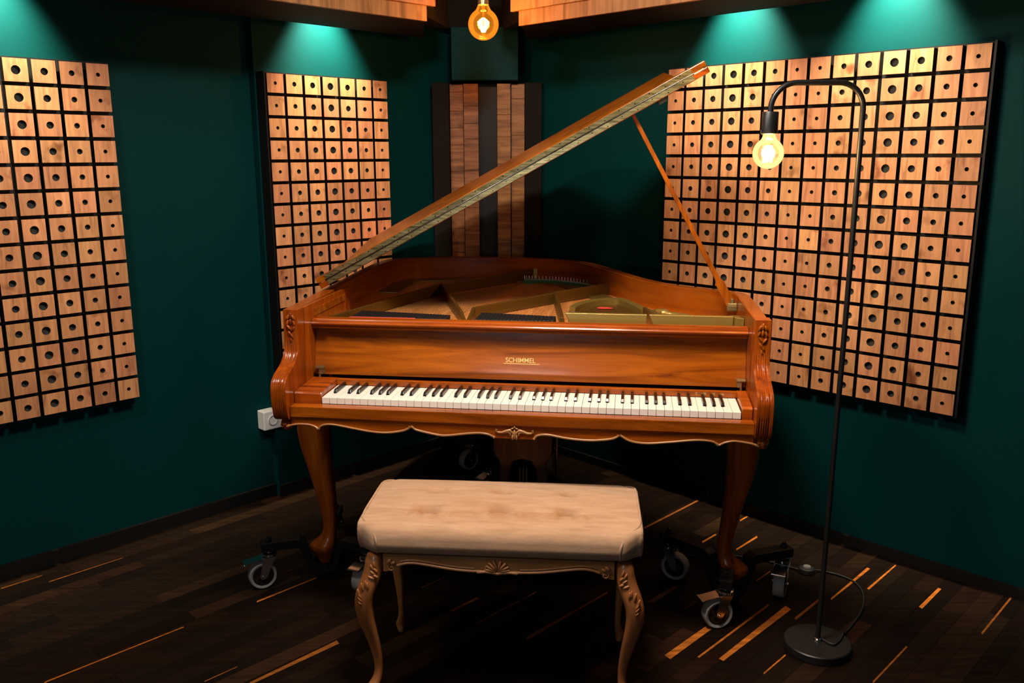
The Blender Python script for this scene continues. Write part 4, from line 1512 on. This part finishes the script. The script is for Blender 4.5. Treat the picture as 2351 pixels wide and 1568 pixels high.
def apron_panel(name, half, y0, y1, along='x'):
    k = half / 0.304
    tpz = 0.4215
    mb = MB()
    rows = [[], [], [], []]
    for a, b in full:
        p = CXB + a * k if along == 'x' else a * k
        for r, (yy, zz) in zip(rows, ((y0, tpz), (y0, b), (y1, b), (y1, tpz))):
            r.append(Vector((p, yy, zz)) if along == 'x' else Vector((yy, -0.143 + p, zz)))
    mb.strip(rows + [rows[0]])
    for e in (0, -1):
        mb.add([r[e] for r in rows], [(0, 1, 2, 3)])
    return mb.build(name, M['benchx'], bn, smooth=30)


fa = apron_panel('apron', 0.304, -0.318, -0.298)
apron_panel('apron', 0.304, 0.010, 0.028)
apron_panel('apron', 0.105, CXB - 0.348, CXB - 0.330, 'y')
apron_panel('apron', 0.105, CXB + 0.330, CXB + 0.348, 'y')
mb = MB()
for sg in (-1, 1):
    sp = [p for p in fbp if p.x > -0.268]
    mb.tube([(CXB + sg * p.x, -0.3195, p.y + 0.003) for p in sp], 0.0042, 8)
    sp2 = [p for p in fbp if -0.26 < p.x < -0.05]
    mb.tube([(CXB + sg * p.x, -0.3190, p.y + 0.0105) for p in sp2], 0.0022, 8)
    # end scroll
    mb.tube([(CXB + sg * (-0.281 + 0.010 * (1 - k / 16) * math.cos(k * 0.55 + 2.2)), -0.3195, 0.3835 + 0.010 * (1 - k / 16) * math.sin(k * 0.55 + 2.2)) for k in range(14)], 0.0026, 8)
    mb.blob((CXB + sg * -0.287, -0.320, 0.402), (0.006, 0.004, 0.009), (0, sg * 0.7, 0))
    mb.blob((CXB + sg * -0.277, -0.320, 0.398), (0.008, 0.004, 0.005), (0, sg * -0.4, 0))
    # centre shell fronds
    for j, (l, an) in enumerate(((0.032, 0.16), (0.029, 0.55), (0.026, 0.95), (0.024, 1.32))):
        bx_, bz_ = CXB + sg * 0.004, 0.383
        tipx, tipz = bx_ + sg * l * math.sin(an) * 1.15, bz_ + l * math.cos(an)
        mb.tube([(bx_, -0.3195, bz_), ((bx_ + tipx) / 2 - sg * 0.002, -0.322, (bz_ + tipz) / 2 + 0.001), (tipx, -0.321, tipz), (tipx + sg * 0.003, -0.3195, tipz - 0.004)], [0.003, 0.004, 0.0038, 0.0022], 8)
    mb.tube([(CXB + sg * 0.005, -0.320, 0.379), (CXB + sg * 0.03, -0.321, 0.383), (CXB + sg * 0.052, -0.321, 0.380), (CXB + sg * 0.062, -0.3195, 0.386)], [0.004, 0.0048, 0.004, 0.002], 8)
mb.build('apron_carving', M['benchx'], fa, smooth=60)

# legs: half-width x, y offset (outwards from the leg's corner), z, radius
BL = [(0.331, 0.000, 0.4215, 0.0235, 0.0235), (0.332, 0.001, 0.385, 0.0245, 0.0245), (0.336, 0.003, 0.357, 0.0275, 0.0265), (0.350, 0.012, 0.325, 0.0275, 0.0265), (0.360, 0.018, 0.295, 0.0255, 0.0245), (0.361, 0.019, 0.260, 0.0235, 0.023), (0.354, 0.015, 0.220, 0.0205, 0.0205), (0.345, 0.008, 0.180, 0.0175, 0.0175),
      (0.336, 0.001, 0.135, 0.0140, 0.0145), (0.331, -0.003, 0.095, 0.0115, 0.012), (0.331, -0.002, 0.065, 0.0115, 0.012), (0.336, 0.004, 0.045, 0.0140, 0.0145), (0.344, 0.010, 0.032, 0.0175, 0.017), (0.345, 0.010, 0.022, 0.0165, 0.016), (0.340, 0.006, 0.008, 0.0115, 0.0115), (0.340, 0.006, 0.0, 0.0105, 0.0105)]
for sg in (-1, 1):
    for yc, fy in ((-0.300, -1), (0.006, 1)):
        kk = 1.0 if fy < 0 else 0.82
        lg = cabriole(bn, 'leg', [(CXB + sg * (x if fy < 0 else 0.331 + (x - 0.331) * 0.55), yc + fy * yo * kk, z, rx * kk, ry * kk) for x, yo, z, rx, ry in BL], M['bench'], 16, 2.5)
        if fy < 0:
            cv = MB()
            # acanthus leaves on the shoulder and knee
            for (ox, oz, l, w, an) in ((0.000, 0.392, 0.020, 0.0035, 0.25), (0.006, 0.384, 0.019, 0.0035, 0.5), (-0.004, 0.378, 0.016, 0.0035, 0.7), (0.002, 0.370, 0.018, 0.0038, 0.9), (-0.006, 0.362, 0.015, 0.0038, 1.05), (0.004, 0.357, 0.018, 0.004, 1.15),
                                       (0.010, 0.338, 0.024, 0.004, 0.1), (0.004, 0.335, 0.022, 0.0038, 0.05), (0.017, 0.332, 0.026, 0.004, 0.2), (0.021, 0.318, 0.022, 0.0035, 0.3), (0.016, 0.310, 0.020, 0.0035, 0.45), (0.012, 0.300, 0.016, 0.003, 0.6), (0.010, 0.290, 0.012, 0.003, 0.8)):
                yo = interp([(z, yo_, ry) for _, yo_, z, _, ry in BL], oz)
                xo = interp([(z, x_) for x_, _, z, _, _ in BL], oz)[0]
                cv.blob((CXB + sg * (xo + ox - 0.006), yc - yo[0] - yo[1] * 0.97, oz), (w, 0.0042, l * 0.55), (0.0, -sg * an * -1.0, 0))
            cv.build('leg_carving', M['bench'], lg, smooth=60)
